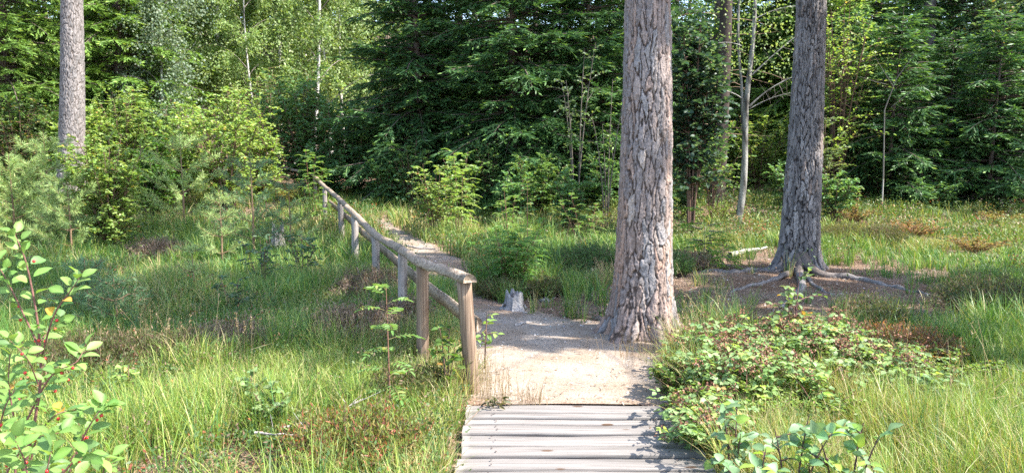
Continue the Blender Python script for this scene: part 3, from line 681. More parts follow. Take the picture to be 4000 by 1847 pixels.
place_spruce(sA, 1800, 21.5, 'dark spruce half hidden in the gap of the dark green wall', 1.15, 1.3)
place_spruce(sA, 2290, 18.3, 'dark spruce beside the left edge of the thick pinkish pine trunk', 1.0, 4.0)
place_spruce(sB, 2480, 21.0, 'dark spruce standing right behind the thick pinkish pine trunk', 1.0, 2.0)
place_spruce(sC, 3010, 24.5, 'bright sunlit spruce seen through the gap between the two big pine trunks', 1.1, .7)
tr, cr = spruce(4, 4.6, 1.55, .3, SPRUCE, SPRUCE_L, 1.15, .9)
p = gp(3480, 17.6); sD = plant('spruce_tree', p, tr, cr, 'young dark spruce with a pale dead branch in front of it, right of centre', 'tree', SG, 'needle', 'trunk', 'crown')
place_spruce(sD, 3300, 19.0, 'slim young spruce right of the dark furrowed pine trunk', 1.05, 5.1)
place_spruce(sD, 3870, 17.2, 'broad young spruce near the right edge with its bare trunk foot showing', 1.0, 1.0)
place_spruce(sD, 3690, 18.4, 'young spruce filling the space between two dark young spruces at the right', .9, 2.2)
place_spruce(sD, 4080, 18.0, 'young dark spruce cut off by the right border of the photo', 1.1, 3.3)
place_spruce(sB, 3760, 24.0, 'tall shaded spruce behind the grey trunk at the upper right', 1.1, .4)
place_spruce(sB, 3400, 23.5, 'tall dark spruce left of the grey trunk at the upper right', 1.0, 3.0)
place_spruce(sA, 4150, 23.0, 'tall dark spruce behind the upper right corner', 1.0, 1.9)
place_spruce(sC, 3190, 23.0, 'yellow green spruce glowing behind the dark furrowed pine trunk', 1.0, 2.9)

# dark trunks inside the forest
def plain_trunk(name, base, r0, H, col, label, seed, zc=6.5, Rm=2.0):
    r = empty(name, base, label, 'tree'); rg = np.random.default_rng(seed); mb = MB(); mb.smooth = True
    z = np.concatenate([[-.2, 0, .08, .2, .4], np.linspace(.7, H, 30)]); rr = r0 * (1 - z / H * .9) * (1 + .35 * np.exp(-np.maximum(z, 0) / .18))
    tube(mb, np.stack([.05 * np.sin(z * .5 + seed), .04 * np.cos(z * .4), z], 1), rr, np.asarray(col) * (.7 + .6 * rg.random((len(z) * 14, 1))), 14, False, .07, rg)
    for b in range(34):
        a = rg.random() * 6.3; zz = 1 + rg.random() * 6; Lb = .5 + rg.random() * 1.3; o = np.array([math.cos(a), math.sin(a), 0])
        tube(mb, curve(o * r0 * .6 + [0, 0, zz], o * Lb * .6 + [0, 0, zz + .1 * rg.normal()], o * Lb + [0, 0, zz - .3 * Lb * rg.random()], 5), np.linspace(.013, .003, 5), (.22, .15, .10), 3)
    mb.build('trunk', M['twig'], r)
    lm, cr = pine_crown(seed, H, zc, Rm, 36); lm.build('limbs', M['twig'], r); cr.build('crown', M['needle'], r); return r
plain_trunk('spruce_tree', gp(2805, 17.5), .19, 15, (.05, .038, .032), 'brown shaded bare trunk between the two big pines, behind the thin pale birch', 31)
plain_trunk('pine_tree', gp(3590, 24.0), .26, 16, (.20, .165, .15), 'grey trunk at the upper right rising out of the dark spruces', 32)

# ------------------------------------------------------------------ birches and light broadleaf trees at the back left
BG = 'birches at the back left'
tr, cr = birch(41, 15, 2.0, 26000, 2.7, BIRCH, .092)
bA = plant('birch_tree', gp(1222, 25.0), tr, cr, 'white birch stem left of the dark spruce wall, the brightest of the birch stems', 'tree', BG, 'leaf', 'trunk', 'crown', stemmat='twig')
tr, cr = birch(42, 14, 1.2, 30000, 2.9, BIRCH, .098)
bB = plant('birch_tree', gp(860, 26.0), tr, cr, 'pale green bushy birch crown in the middle of the back left', 'tree', BG, 'leaf', 'trunk', 'crown')
dup(bA, gp(1300, 27.5), 'thin white birch stem closest to the dark spruce wall', 2.0, 1.0)
dup(bA, gp(1355, 30.0), 'faint pale birch stem at the very edge of the dark spruce wall', 4.0, 1.05)
dup(bB, gp(1075, 26.5), 'birch with a kinked pale stem left of the brightest birch stem', 1.0, .95)
dup(bB, gp(960, 29.0), 'tall light green birch behind the bushy birch crown', 3.0, 1.1)
dup(bB, gp(740, 25.5), 'light green birch right of the silvery grey green willow', 5.0, .95)
dup(bA, gp(1150, 31.0), 'slender far birch between the kinked stem and the brightest stem', .5, 1.1)
dup(bB, gp(620, 30.0), 'pale birch rising behind the silvery grey green willow', 2.5, 1.1)
dup(bB, gp(1020, 23.8), 'low bushy birch in front of the slender far birch stems', 4.2, .62)
dup(bB, gp(560, 25.0), 'light green birch between the sunlit spruce and the silvery willow', 3.6, .9)
tr, cr = birch(43, 6.2, .9, 14000, 1.15, WILLOW, .07, .05)
plant('willow_tree', gp(655, 21.0), tr, cr, 'silvery grey green willow tree in front of the light birches', 'tree', None, 'leaf', 'trunk', 'crown')

# ------------------------------------------------------------------ thin birch with two stems between the big pines
r = empty('birch_tree', gp(2895, 14.8), 'thin pale birch with a forked stem and bare side branches between the big pines', 'tree')
mb = MB(); mb.smooth = True; rg = np.random.default_rng(44)
def bc(n): return np.where(rg.random((n, 1)) < .25, np.array([[.06, .055, .05]]), np.array([[.26, .25, .225]]) * (.7 + .5 * rg.random((n, 1))))
z = np.linspace(-.1, 7.5, 40)
tube(mb, np.stack([.06 * np.exp(-z) * -1 + .035 * z.clip(0) ** .8 + .03 * np.sin(z * 2), 0 * z, z], 1), .075 * (1 - z / 8.2), bc(320), 8)
z2 = np.linspace(1.75, 6.5, 26); tube(mb, np.stack([.06 - .14 * (z2 - 1.75) ** .55 + .02 * np.sin(z2 * 3), .03 + 0 * z2, z2], 1), .036 * (1 - (z2 - 1.75) / 5.5), bc(26 * 7), 7)
tube(mb, curve([-.05, -.05, 0], [-.03, -.02, .4], [.02, 0, 1.0], 6), np.linspace(.035, .03, 6), bc(36), 6)
mb.build('trunk', M['twig'], r)
for a_, b_, c_, rr in (((.10, 0, 2.35), (.45, -.05, 2.75), (1.0, -.1, 2.95), .02), ((.12, 0, 2.95), (.5, -.1, 3.35), (1.0, -.1, 3.75), .018), ((.1, 0, 2.3), (.5, -.1, 2.55), (.85, -.2, 2.6), .012), ((-.05, 0, 2.5), (-.5, -.1, 2.8), (-1.1, -.2, 2.55), .014), ((-.06, 0, 3.5), (-.5, 0, 3.7), (-.95, -.1, 3.4), .012), ((.1, 0, 4.0), (.6, -.1, 4.3), (1.1, -.1, 4.25), .012)):
    m2 = MB(); tube(m2, curve(a_, b_, c_, 8), np.linspace(rr, rr * .35, 8), bc(48), 6)
    for q in range(7):
        t = .3 + .65 * rg.random(); p = (1 - t) ** 2 * np.array(a_) + 2 * t * (1 - t) * np.array(b_) + t * t * np.array(c_); e = p + rg.normal(0, .2, 3) + [.1 * np.sign(c_[0]), 0, .05]
        tube(m2, np.array([p, (p + e) / 2 + [0, 0, .02], e]), [.005, .004, .002], (.14, .12, .1), 3)
    m2.build('branch', M['twig'], r)
lf = MB(); n = 2200; q = np.stack([rg.normal(.1, .85, n), rg.normal(0, .6, n), 2.9 + 2.8 * rg.random(n)], 1); flat_leaves(lf, q, rg.normal(0, 1, (n, 3)), rg.normal(0, 1, (n, 3)), .06, .042, pick(rg, BIRCH, n), .45); lf.build('foliage', M['leaf'], r)

# ------------------------------------------------------------------ shrubs
def bush(px, ytop, Yd, hw, label, pal, name='shrub', L=.075, W=.052, nst=15, nbr=19, nlf=14, low=.12, seed=None, cat='shrub', droop=.15, clump=1.0, fold=True, stemcol=STEM):
    p = gp(px, Yd); h = 1.1 * (ztop(ytop, Yd) - p[2]); rad = hw / F * Yd
    st, lf = shrub(seed or int(px * 3 + ytop), h, rad, nst, nbr, nlf, L, W, pal, droop, low, stemcol, clump, fold)
    return plant(name, p, st, lf, label, cat)
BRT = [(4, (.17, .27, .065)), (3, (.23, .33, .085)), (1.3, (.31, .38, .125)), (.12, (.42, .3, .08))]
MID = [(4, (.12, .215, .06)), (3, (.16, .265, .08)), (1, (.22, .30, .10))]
bush(80, 360, 17.5, 190, 'loose dark green bush with yellowing leaves left of the pale grey pine trunk', [(4, (.05, .10, .03)), (3, (.08, .13, .04)), (1, (.2, .17, .05))], nst=16, nlf=11)
bush(500, 330, 18.0, 150, 'tall yellow green bush just right of the pale grey pine trunk', BRT, nst=16, nbr=17)
bush(640, 395, 18.5, 150, 'mid green bush below the silvery grey green willow', MID, nst=15)
bush(430, 545, 11.5, 200, 'bright leafy bush in front of the pale grey pine trunk foot', BRT, nst=20, nbr=22, L=.06, W=.045)
bush(890, 375, 16.0, 225, 'big sunlit yellow green bush left of the far end of the fence', BRT, nst=22, nbr=18)
bush(610, 560, 15.0, 90, 'low dark green bush behind the branched young pine', [(1, (.05, .12, .02)), (1, (.08, .16, .03))], nst=12)
bush(330, 430, 17.0, 120, 'yellow green bush hugging the right side of the pale grey pine trunk', BRT, nst=13)
bush(720, 470, 16.5, 120, 'sunlit bush between the branched young pine and the big yellow green bush', BRT, nst=14)
bush(1020, 470, 17.6, 100, 'sunlit bush just behind the far end of the handrail', BRT, nst=13)
bush(1040, 290, 21.5, 170, 'tall olive green bush in front of the birch stems', BIRCH, nst=16, nbr=17, L=.07, W=.05)
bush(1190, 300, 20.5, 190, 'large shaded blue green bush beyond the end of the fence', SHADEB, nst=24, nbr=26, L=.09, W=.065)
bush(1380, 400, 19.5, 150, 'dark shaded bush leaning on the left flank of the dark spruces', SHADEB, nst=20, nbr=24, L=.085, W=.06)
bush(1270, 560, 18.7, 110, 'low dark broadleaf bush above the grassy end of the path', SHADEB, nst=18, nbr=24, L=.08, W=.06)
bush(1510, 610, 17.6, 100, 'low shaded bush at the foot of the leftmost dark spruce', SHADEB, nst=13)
bush(1700, 660, 13.8, 120, 'sunlit bush with pale leaves on the bank right of the path', [(3, (.19, .27, .08)), (2, (.26, .32, .12)), (1, (.12, .2, .06)), (.3, (.3, .14, .08))], nst=12, nbr=11, nlf=9, L=.06, W=.045)
bush(2110, 610, 15.2, 130, 'bright green alder bush left of the thick pinkish pine trunk', MID, nst=14, L=.06, W=.05)
bush(1920, 560, 16.6, 110, 'half shaded bush in front of the middle dark spruce', SHADEB, nst=12, nlf=9)
bush(2250, 130, 16.0, 110, 'tall thin pale leaved sapling in front of the dark spruce beside the thick trunk', [(3, (.10, .16, .09)), (2, (.14, .2, .11))], nst=4, nbr=10, nlf=9, low=.45, clump=.5, stemcol=(.13, .11, .09))
bush(2370, 330, 15.6, 110, 'gangly sapling with few leaves touching the left edge of the thick trunk', MID, nst=4, nbr=8, nlf=7, low=.3, clump=.6, stemcol=(.13, .11, .09))
bush(2700, 40, 13.5, 95, 'dark big leaved tree shrub right of the thick pinkish trunk', [(4, (.035, .075, .045)), (2, (.055, .10, .06)), (.4, (.12, .17, .12))], nst=11, nbr=30, nlf=12, L=.11, W=.09, low=.25, clump=.6)
bush(2780, 470, 15.5, 110, 'small light leaved bush before the brown shaded trunk', MID, nst=9, nbr=10, nlf=9, low=.35)
bush(3265, 20, 17.6, 130, 'bright sunlit broadleaf bush right of the dark furrowed trunk top', BRT, nst=14, nbr=18, L=.075, W=.055)
bush(3210, 470, 16.5, 60, 'small pale lit bush touching the right side of the dark furrowed trunk', [(1, (.12, .18, .07)), (1, (.18, .23, .11))], nst=9, nbr=11)
bush(3440, 620, 17.2, 130, 'low shaded bush under the slim dark spruce', [(1, (.03, .07, .025)), (1, (.045, .09, .03))], nst=12)
bush(2960, 430, 19.0, 140, 'yellow green understorey bush lit in the gap between the big pines', BRT, nst=13)
for (px, yt, Yd, hw, lab) in ((1610, 560, 17.2, 90, 'leafy understorey bush below the leftmost dark spruce, beside the path end'), (1800, 600, 15.8, 110, 'half lit understorey bush behind the tallest sunlit rowan'), (2030, 660, 14.6, 90, 'low leafy bush under the middle dark spruce'), (2230, 680, 14.0, 90, 'low leafy bush left of the thick trunk at the wall foot'), (2350, 600, 16.4, 90, 'understorey bush beside the left edge of the thick trunk')):
    bush(px, yt, Yd, hw, lab, SHADEB if px != 1800 else MID, nst=12, nbr=12, nlf=11)
for (px, yt, Yd, hw, lab) in ((2680, 690, 15.5, 60, 'small bush at the right side of the thick trunk under the dark shrub'), (3080, 640, 15.8, 90, 'low lit bush right of the thin pale birch foot'), (3640, 690, 16.6, 110, 'low shaded bush under the dark spruces at the right'), (3260, 660, 15.2, 90, 'low dark bush right of the dark furrowed trunk')):
    bush(px, yt, Yd, hw, lab, SHADEB, nst=11, nbr=11, nlf=11)
# grey green broadleaf tree with big leaves at the upper right
p = gp(3960, 19.6); st, lf = shrub(77, 6.6, 2.0, 18, 32, 16, .12, .09, [(4, (.09, .15, .08)), (3, (.13, .20, .11)), (.4, (.3, .22, .07))], .15, .4, (.12, .10, .08), .5)
plant('broadleaf_tree', p, st, lf, 'grey green broadleaf tree with some orange leaves at the upper right corner', 'tree', None, 'leaf', 'trunk', 'crown')

# rowans and young broadleaf plants
def rw(px, ybase, ytop, label, Yd=None, name='rowan_sapling', **k):
    p = gp(px, Yd) if Yd else at(px, ybase); h = ztop(ytop, p[1]) - p[2]
    st, lf = rowan(int(px + ytop), h, **k); return plant(name, p, st, lf, label, 'sapling')
rw(1525, 1640, 1125, 'young rowan with red stem in the grass left of the end post', nl=16, L=.2, lean=(-.02, .05), t0=.12, ll=.055)
rw(1800, 0, 590, 'tallest sunlit rowan on the right bank of the path', Yd=13.2, nl=18, L=.3, ll=.09, t0=.25, stems=3, spread=.3, pal=[(1, (.2, .32, .07)), (1, (.26, .36, .1))])
rw(1690, 0, 640, 'slender rowan left of the tallest sunlit rowan', Yd=13.6, nl=14, L=.28, ll=.085, t0=.25, stems=2, pal=[(1, (.2, .32, .08)), (1, (.26, .36, .11))])
rw(1215, 0, 590, 'rowan growing through the far bend of the handrail', Yd=16.8, nl=15, L=.3, ll=.085, t0=.3, stems=3, spread=.35)
rw(1250, 0, 690, 'small rowan below the far bend of the handrail', Yd=14.5, nl=11, L=.24, ll=.07, stems=3, spread=.3)
rw(1985, 0, 850, 'dense green rowan bush on the right edge of the path opposite the end post', Yd=9.0, nl=16, L=.22, ll=.06, t0=.08, stems=20, spread=.42, pal=[(4, (.11, .23, .06)), (3, (.15, .28, .075)), (.7, (.2, .31, .08))])
rw(2060, 0, 700, 'thin yellowish rowan shoot above the rowan bush', Yd=11.0, nl=13, L=.14, ll=.05, t0=.25, pal=[(1, (.16, .2, .08)), (1, (.2, .22, .09))])
rw(2290, 0, 760, 'rowan growth close to the left edge of the thick trunk', Yd=12.3, nl=12, L=.2, ll=.06, stems=4, spread=.4, pal=MID)
rw(1990, 0, 720, 'rowan cluster in the grass behind the rowan bush', Yd=12.2, nl=12, L=.22, ll=.06, stems=4, spread=.4, pal=MID)
def sap(px, ytop, Yd, label, h_rad=.15, L=.06, W=.04, nst=3, nbr=7, nlf=6, pal=BUCK, low=.3, clump=1.0, name='buckthorn_sapling', seed=None, stemcol=STEM, droop=.15):
    p = gp(px, Yd); h = ztop(ytop, Yd) - p[2]; st, lf = shrub(seed or int(px * 5 + ytop), h, h_rad, nst, nbr, nlf, L, W, pal, droop, low, stemcol, clump, 2 if Yd < 6 else 1); return plant(name, p, st, lf, label, 'sapling')
sap(3105, 1020, 5.4, 'slim pale leaved sapling standing before the roots of the dark furrowed pine', .12, .055, .036, 3, 6, 6, [(3, (.14, .21, .08)), (2, (.18, .25, .1)), (.15, (.4, .24, .06))], low=.4, stemcol=(.2, .1, .09))
sap(1480, 1230, 4.9, 'leafy seedling at the left foot of the cracked brown post', .1, .05, .03, 2, 5, 6, BUCK) if False else None
sap(1745, 1245, 4.75, 'leafy buckthorn seedling at the left foot of the end post', .09, .055, .038, 3, 5, 6, BUCK)
sap(1890, 1170, 5.3, 'tiny bright seedling behind the end post', .07, .06, .035, 2, 3, 4, [(1, (.16, .26, .06))])
sap(1020, 890, 8.4, 'loose grey green sapling in the shaded grass left of the fence', .35, .055, .036, 4, 7, 7, [(3, (.08, .14, .075)), (2, (.11, .18, .09))])
sap(1180, 870, 9.4, 'grey green sapling beside the fence posts in the shaded grass', .35, .055, .036, 5, 8, 7, [(3, (.08, .14, .075)), (2, (.11, .18, .09))])
sap(900, 1070, 7.0, 'small rounded leaf sapling in the dark grass at centre left', .2, .05, .035, 3, 6, 6, [(3, (.08, .14, .075)), (2, (.11, .18, .09))])
sap(3480, 1430, 4.75, 'yellow green young shrub at the right edge of the bramble', .16, .055, .036, 5, 7, 7, BRT)
sap(3640, 1460, 4.5, 'pale green young shrub among grass right of the bramble', .16, .055, .034, 4, 7, 7, [(1, (.12, .19, .08)), (1, (.16, .22, .1))])
sap(960, 1440, 4.4, 'round leaved pale seedling in the foreground grass', .12, .045, .036, 3, 5, 6, [(1, (.14, .22, .09)), (1, (.18, .26, .1))])
sap(1060, 1450, 4.1, 'low pale seedling right of the round leaved seedling', .14, .045, .034, 4, 5, 6, [(1, (.14, .22, .08)), (1, (.2, .27, .1))])
sap(480, 1400, 4.6, 'thin bright seedling left of centre in the foreground grass', .08, .05, .03, 2, 5, 6, BRT)

# foreground broadleaf shoots on the right, large ribbed leaves
RIB = [(4, (.14, .24, .11)), (3, (.18, .28, .14)), (1.2, (.24, .36, .06))]
for (px, ytop, Yd, lab, sd) in ((2880, 1500, 3.25, 'big leaved shoot close to the right edge of the boards', 1), (3110, 1570, 3.0, 'middle big leaved shoot with dark stem in the right foreground', 2), (3320, 1560, 2.9, 'rightmost big leaved shoot leaning right in the right foreground', 3), (2950, 1660, 2.8, 'low big leaved shoot at the bottom edge right of the boards', 4)):
    sap(px, ytop, Yd, lab, .16, .062, .042, 3, 5, 5, RIB, low=.3, clump=.9, name='hazel_shoot', seed=900 + sd, stemcol=(.09, .05, .045), droop=.22)

# red berried buckthorn in the left foreground
rg = np.random.default_rng(61); r = empty('berry_shrub', gp(60, 2.15), 'red berried shrub with large bright leaves in the left foreground', 'shrub')
base = np.array(r.location); st = MB(); lf = MB(); tips = []
def shoot(pix, Yd, rad, nl, Lf=.062, t0=.2):
    rad *= .72; Lf *= .88; C = np.array([P(a, b, Yd + dy) for a, b, dy in pix]) - base; n = 14; nl = int(nl * 1.45); t = np.linspace(0, len(C) - 1, n); C = np.stack([np.interp(t, np.arange(len(C)), C[:, k]) for k in range(3)], 1)
    for _ in range(2): C[1:-1] = (C[:-2] + 2 * C[1:-1] + C[2:]) / 4
    tube(st, C, np.linspace(rad, rad * .35, n), (.15, .075, .06), 6)
    u = np.linspace(t0, 1.0, nl); q = np.stack([np.interp(u, np.linspace(0, 1, n), C[:, k]) for k in range(3)], 1); d = nrm(np.stack([np.interp(u, np.linspace(0, 1, n), np.gradient(C[:, k])) for k in range(3)], 1))
    az = np.arange(nl) * 2.3 + rg.random() * 6; lat = np.stack([np.cos(az), np.sin(az) * .8, .1 + 0 * az], 1); dd = nrm(lat + d * (.35 + .8 * u[:, None] ** 6) + rg.normal(0, .2, (nl, 3)))
    pet = q + dd * .012
    leaves_hi(lf, pet, dd, np.array([.25, -.35, 1.0]) + rg.normal(0, .35, (nl, 3)), .92 * Lf * (.55 + .55 * rg.random(nl)), .92 * Lf * .56 * (.8 + .3 * rg.random(nl)), pick(rg, [(5, (.13, .235, .05)), (3, (.17, .28, .07)), (1.5, (.09, .17, .05)), (.12, (.45, .27, .05))], nl, .2), .2, .22)
    tips.extend(q[: max(1, int(nl * .75))]); return C
shoot([(80, 1900, .0), (170, 1500, .0), (150, 1250, .02), (100, 1000, 0), (55, 915, 0)], 2.15, .0065, 26)
shoot([(150, 1350, .02), (70, 1180, .05), (20, 1080, .05), (-20, 1020, .05)], 2.15, .004, 12)
shoot([(160, 1400, 0), (210, 1220, -.05), (280, 1130, -.06), (310, 1085, -.06)], 2.15, .004, 12)
shoot([(100, 1650, 0), (200, 1450, -.05), (300, 1420, -.05), (330, 1360, 0)], 2.15, .004, 14)
shoot([(160, 1500, 0), (230, 1480, .1), (290, 1440, .1)], 2.2, .003, 8)
shoot([(250, 1900, 0), (330, 1690, 0), (390, 1600, 0), (410, 1585, 0)], 2.0, .004, 13)
shoot([(100, 1900, 0), (140, 1700, 0), (220, 1610, 0), (300, 1600, .05)], 2.0, .004, 13)
shoot([(60, 1900, 0), (60, 1650, 0), (30, 1500, 0), (40, 1380, 0)], 2.2, .005, 16)
shoot([(-20, 1900, 0), (-10, 1700, 0), (20, 1580, -.05), (60, 1520, -.05)], 1.9, .004, 12)
shoot([(200, 1950, 0), (260, 1820, 0), (330, 1780, 0), (380, 1790, 0)], 1.85, .004, 12, .07)
shoot([(120, 1950, 0), (100, 1800, 0), (60, 1720, -.03)], 1.8, .004, 10, .07)
shoot([(60, 1980, 0), (180, 1850, 0), (200, 1760, 0)], 1.75, .004, 10, .072)
shoot([(0, 1900, 0), (60, 1780, 0), (150, 1700, 0), (230, 1690, 0)], 1.95, .004, 13)
shoot([(150, 1500, 0), (110, 1400, -.06), (40, 1330, -.08)], 2.1, .003, 10)
shoot([(150, 1600, 0), (80, 1560, .08), (10, 1480, .1)], 2.2, .003, 10)
shoot([(200, 1900, 0), (290, 1780, .05), (330, 1700, .05), (300, 1640, .05)], 2.1, .004, 13)
shoot([(160, 1330, 0), (190, 1290, .05), (240, 1250, .05)], 2.2, .003, 8)
shoot([(340, 1980, 0), (400, 1850, 0), (430, 1780, 0)], 1.95, .004, 10)
st.build('stem', M['twig'], r, smooth_=True); lf.build('foliage', M['leaf'], r)
def ball(rad, col, n=8):
    mb = MB(); mb.smooth = True; a = np.linspace(0, np.pi, 7); pts = np.stack([0 * a, 0 * a, -rad * np.cos(a)], 1); tube(mb, pts, np.maximum(rad * np.sin(a), 1e-4), col, n); return mb
b0 = None
for k in range(46):
    p = tips[int(rg.integers(len(tips)))] + rg.normal(0, .012, 3) - [0, 0, .012]
    if b0 is None: b0 = ball(.0048, (.42, .02, .018)).build('berry', M['berry'], r); ob = b0
    else: ob = b0.copy(); COL.objects.link(ob); ob.parent = r
    ob.location = [float(t) for t in p]

# ------------------------------------------------------------------ brambles
def bramble(seed, base, spread, h, ncane, nleaf, label, nfruit):
    nleaf = int(nleaf * 1.35); nfruit += 0
    rg = np.random.default_rng(seed); r = empty('bramble_bush', base, label, 'bramble', 'brambles beside the boardwalk'); st = MB(); lf = MB(); fr = MB()
    base = np.asarray(base)
    for c in range(ncane):
        a = 6.283 * (c + rg.random()) / ncane; o = np.array([math.cos(a) * spread[0], math.sin(a) * spread[1], 0]) * (.45 + .6 * rg.random()); hh = h * (.7 + .5 * rg.random())
        p0 = o * .12; p1 = o * .4 + [0, 0, hh * 1.5]; p2 = o + [0, 0, hh * .45 * rg.random() + .05]
        C = curve(p0, p1, p2, 10); tube(st, C, np.linspace(.005, .002, 10), (.17, .08, .06), 5)
        for k in range(nleaf):
            t = .2 + .8 * (k + rg.random()) / nleaf; p = (1 - t) ** 2 * p0 + 2 * t * (1 - t) * p1 + t * t * p2 + rg.normal(0, .05, 3)
            az = rg.random() * 6.3; ax = np.array([math.cos(az), math.sin(az), .25]); e = p + ax * (.04 + .05 * rg.random())
            tube(st, np.array([p, e]), [.0015, .001], (.15, .12, .06), 3)
            nlet = 3 if rg.random() < .6 else 5; lc = rg.random() < .12; an = az + np.linspace(-1.35, 1.35, nlet) + rg.normal(0, .1, nlet); sz = .032 + .028 * rg.random()
            d = np.stack([np.cos(an), np.sin(an), .05 + .2 * rg.normal(0, 1, nlet)], 1)
            leaves_hi(lf, np.tile(e, (nlet, 1)) + d * .008, d, np.array([0, 0, 1.0]) + rg.normal(0, .3, 3) + rg.normal(0, .12, (nlet, 3)), sz * (1 - .12 * np.abs(np.linspace(-1, 1, nlet))), sz * .68, pick(rg, BRAMB, 1, .2).repeat(nlet, 0) * (1 + .1 * rg.normal(0, 1, (nlet, 1))), .18, .2)
        for k in range(nfruit):
            t = .35 + .6 * rg.random(); p = (1 - t) ** 2 * p0 + 2 * t * (1 - t) * p1 + t * t * p2 + [0, 0, .05 + .05 * rg.random()] + rg.normal(0, .04, 3)
            m = 16; q = p + rg.normal(0, .022, (m, 3)); dd = nrm(rg.normal(0, 1, (m, 3)) + [0, 0, .4])
            flat_leaves(fr, q, dd, rg.normal(0, 1, (m, 3)), .016, .014, pick(rg, [(3, (.24, .12, .08)), (2, (.14, .06, .04)), (1, (.34, .22, .15))], m), .5)
            flat_leaves(fr, q, np.roll(dd, 1, 1), rg.normal(0, 1, (m, 3)), .014, .012, pick(rg, [(1, (.18, .08, .05))], m), .5)
    st.build('canes', M['twig'], r, smooth_=True); lf.build('foliage', M['leaf'], r)
    o = fr.build('fruit', M['litter'], r); o['kind'] = 'stuff'
    return r
bramble(71, at(2900, 1590), (.6, .45), .33, 18, 22, 'dense bramble mound with brown fruit heads behind the big leaved shoots', 4)
bramble(72, at(3120, 1480), (.85, .42), .38, 24, 24, 'widest bramble mound below the slim pale leaved sapling', 4)
bramble(73, at(2790, 1450), (.5, .35), .26, 13, 16, 'low bramble at the right border of the sunlit sandy path', 3)
bramble(74, at(3430, 1540), (.6, .35), .26, 13, 15, 'sprawling bramble running into the grass at the right', 2)
bramble(75, at(2745, 1760), (.3, .4), .2, 9, 12, 'low bramble fringe hanging over the right ends of the planks', 2)
def bil(px, py, h, rad, label, pal, seed, nst=26):
    p = at(px, py); HOLES_B.append((p[:2], rad * .8)); st, lf = shrub(seed, h, rad, nst, 9, 9, .024, .015, pal, .1, .1, (.14, .09, .06), 1.0)
    return plant('bilberry_bush', p, st, lf, label, 'bilberry', 'bilberry bushes')
HOLES_B = []
BIL = [(5, (.13, .22, .05)), (3, (.19, .27, .06)), (.5, (.26, .15, .07)), (.6, (.09, .14, .04))]
BILR = [(3, (.16, .18, .05)), (3, (.28, .15, .07)), (2, (.30, .22, .07))]
bil(2640, 1560, .26, .24, 'small leaved bilberry bush at the right corner of the first plank', BIL, 131)
bil(2700, 1660, .24, .24, 'small leaved bilberry bush halfway along the right edge of the boards', BIL, 132)
bil(2790, 1790, .24, .24, 'small leaved bilberry bush at the bottom right corner of the boards', BIL, 133)
bil(2660, 1460, .22, .26, 'reddish bilberry bush on the right border of the sunlit sandy path', BILR, 134)
bil(3560, 1430, .22, .4, 'red tinged bilberry bush behind the yellow green young shrub', BILR, 135, 34)
bil(3300, 1400, .2, .4, 'yellow and red bilberry bush at the back of the widest bramble mound', BILR, 136, 34)
bil(3900, 870, .25, .6, 'yellow and orange bilberry patch at the right border under the spruces', [(2, (.3, .25, .05)), (2, (.32, .16, .06)), (2, (.16, .2, .05))], 137, 40)
BLG = [(4, (.17, .27, .06)), (3, (.22, .32, .08)), (1, (.28, .33, .08)), (.5, (.26, .17, .08))]
bil(2880, 1660, .26, .3, 'light green bilberry bush between the big leaved shoots and the bramble mounds', BLG, 141, 30)
bil(3170, 1650, .24, .32, 'light green bilberry bush in the grass in front of the widest bramble mound', BLG, 142, 30)
bil(3020, 1370, .24, .35, 'yellowish bilberry bush at the back of the bramble near the bare litter', BLG, 143, 30)
bil(3700, 1480, .22, .4, 'green bilberry bush in the grass near the right border', BLG, 144, 30)
bil(2820, 860, .4, .6, 'sunlit yellow green bilberry mound behind the bare litter between the big pines', BLG, 145, 40)
bil(3330, 870, .36, .6, 'olive bilberry mound in the grass right of the dark furrowed pine', BILR, 146, 40)
bil(3560, 930, .36, .6, 'reddish bilberry mound in the right middle grass', [(3, (.28, .13, .07)), (2, (.2, .17, .06)), (1, (.3, .2, .08))], 147, 40)
bil(3800, 990, .3, .6, 'yellow and rusty bilberry mound near the right border in the middle grass', BILR, 148, 40)
bil(2480, 830, .4, .5, 'green bilberry mound directly behind the left edge of the thick trunk', BLG, 149, 36)
bil(1120, 800, .5, .5, 'glowing yellow bilberry patch around the weathered little stump', [(3, (.3, .3, .05)), (2, (.34, .24, .06)), (2, (.18, .26, .06))], 138, 40)
bil(1470, 1740, .2, .3, 'green and red bilberry bush left of the boards near the bottom', BIL, 139, 34)
bil(1580, 1840, .14, .22, 'lowest bilberry bush at the bottom edge left of the boards', BILR, 140, 30)
# ------------------------------------------------------------------ young pines, seedling spruce
def yp(px, ytop, Yd, label, seed, pal=PINE, **k):
    p = gp(px, Yd); h = ztop(ytop, Yd) - p[2]; st, nd = pine_sapling(seed, h, pal, **k)
    return plant('pine_sapling', p, st, nd, label, 'young pine', 'young pines left of the fence', 'needle', 'stem', 'needles')
PINEL = [(3, (.22, .32, .11)), (3, (.27, .36, .13)), (1, (.32, .38, .13))]
yp(190, 520, 12.5, 'young pine with soft pale needles in front of the pale grey trunk', 81, PINEL, nl=.085, nw=.008, dens=330)
yp(50, 600, 12.0, 'young pale pine at the left border of the photo', 82, PINEL, nl=.085, nw=.008, dens=330)
yp(270, 660, 11.0, 'small pale pine right of the two pale young pines', 83, PINEL, nl=.08, nw=.007, dens=330)
yp(715, 515, 14.0, 'branched young pine before the low dark green bush', 84, PINEL, nl=.08, nw=.009, wh=4, dens=210)
yp(985, 590, 11.5, 'shaded blue green young pine in the middle of the left meadow', 85, nl=.075, nw=.006, dens=210, spread=.34)
yp(1130, 690, 11.8, 'small dark young pine before the yellow bilberry patch', 86, nl=.07, nw=.006, wh=4, spread=.3, dens=200)
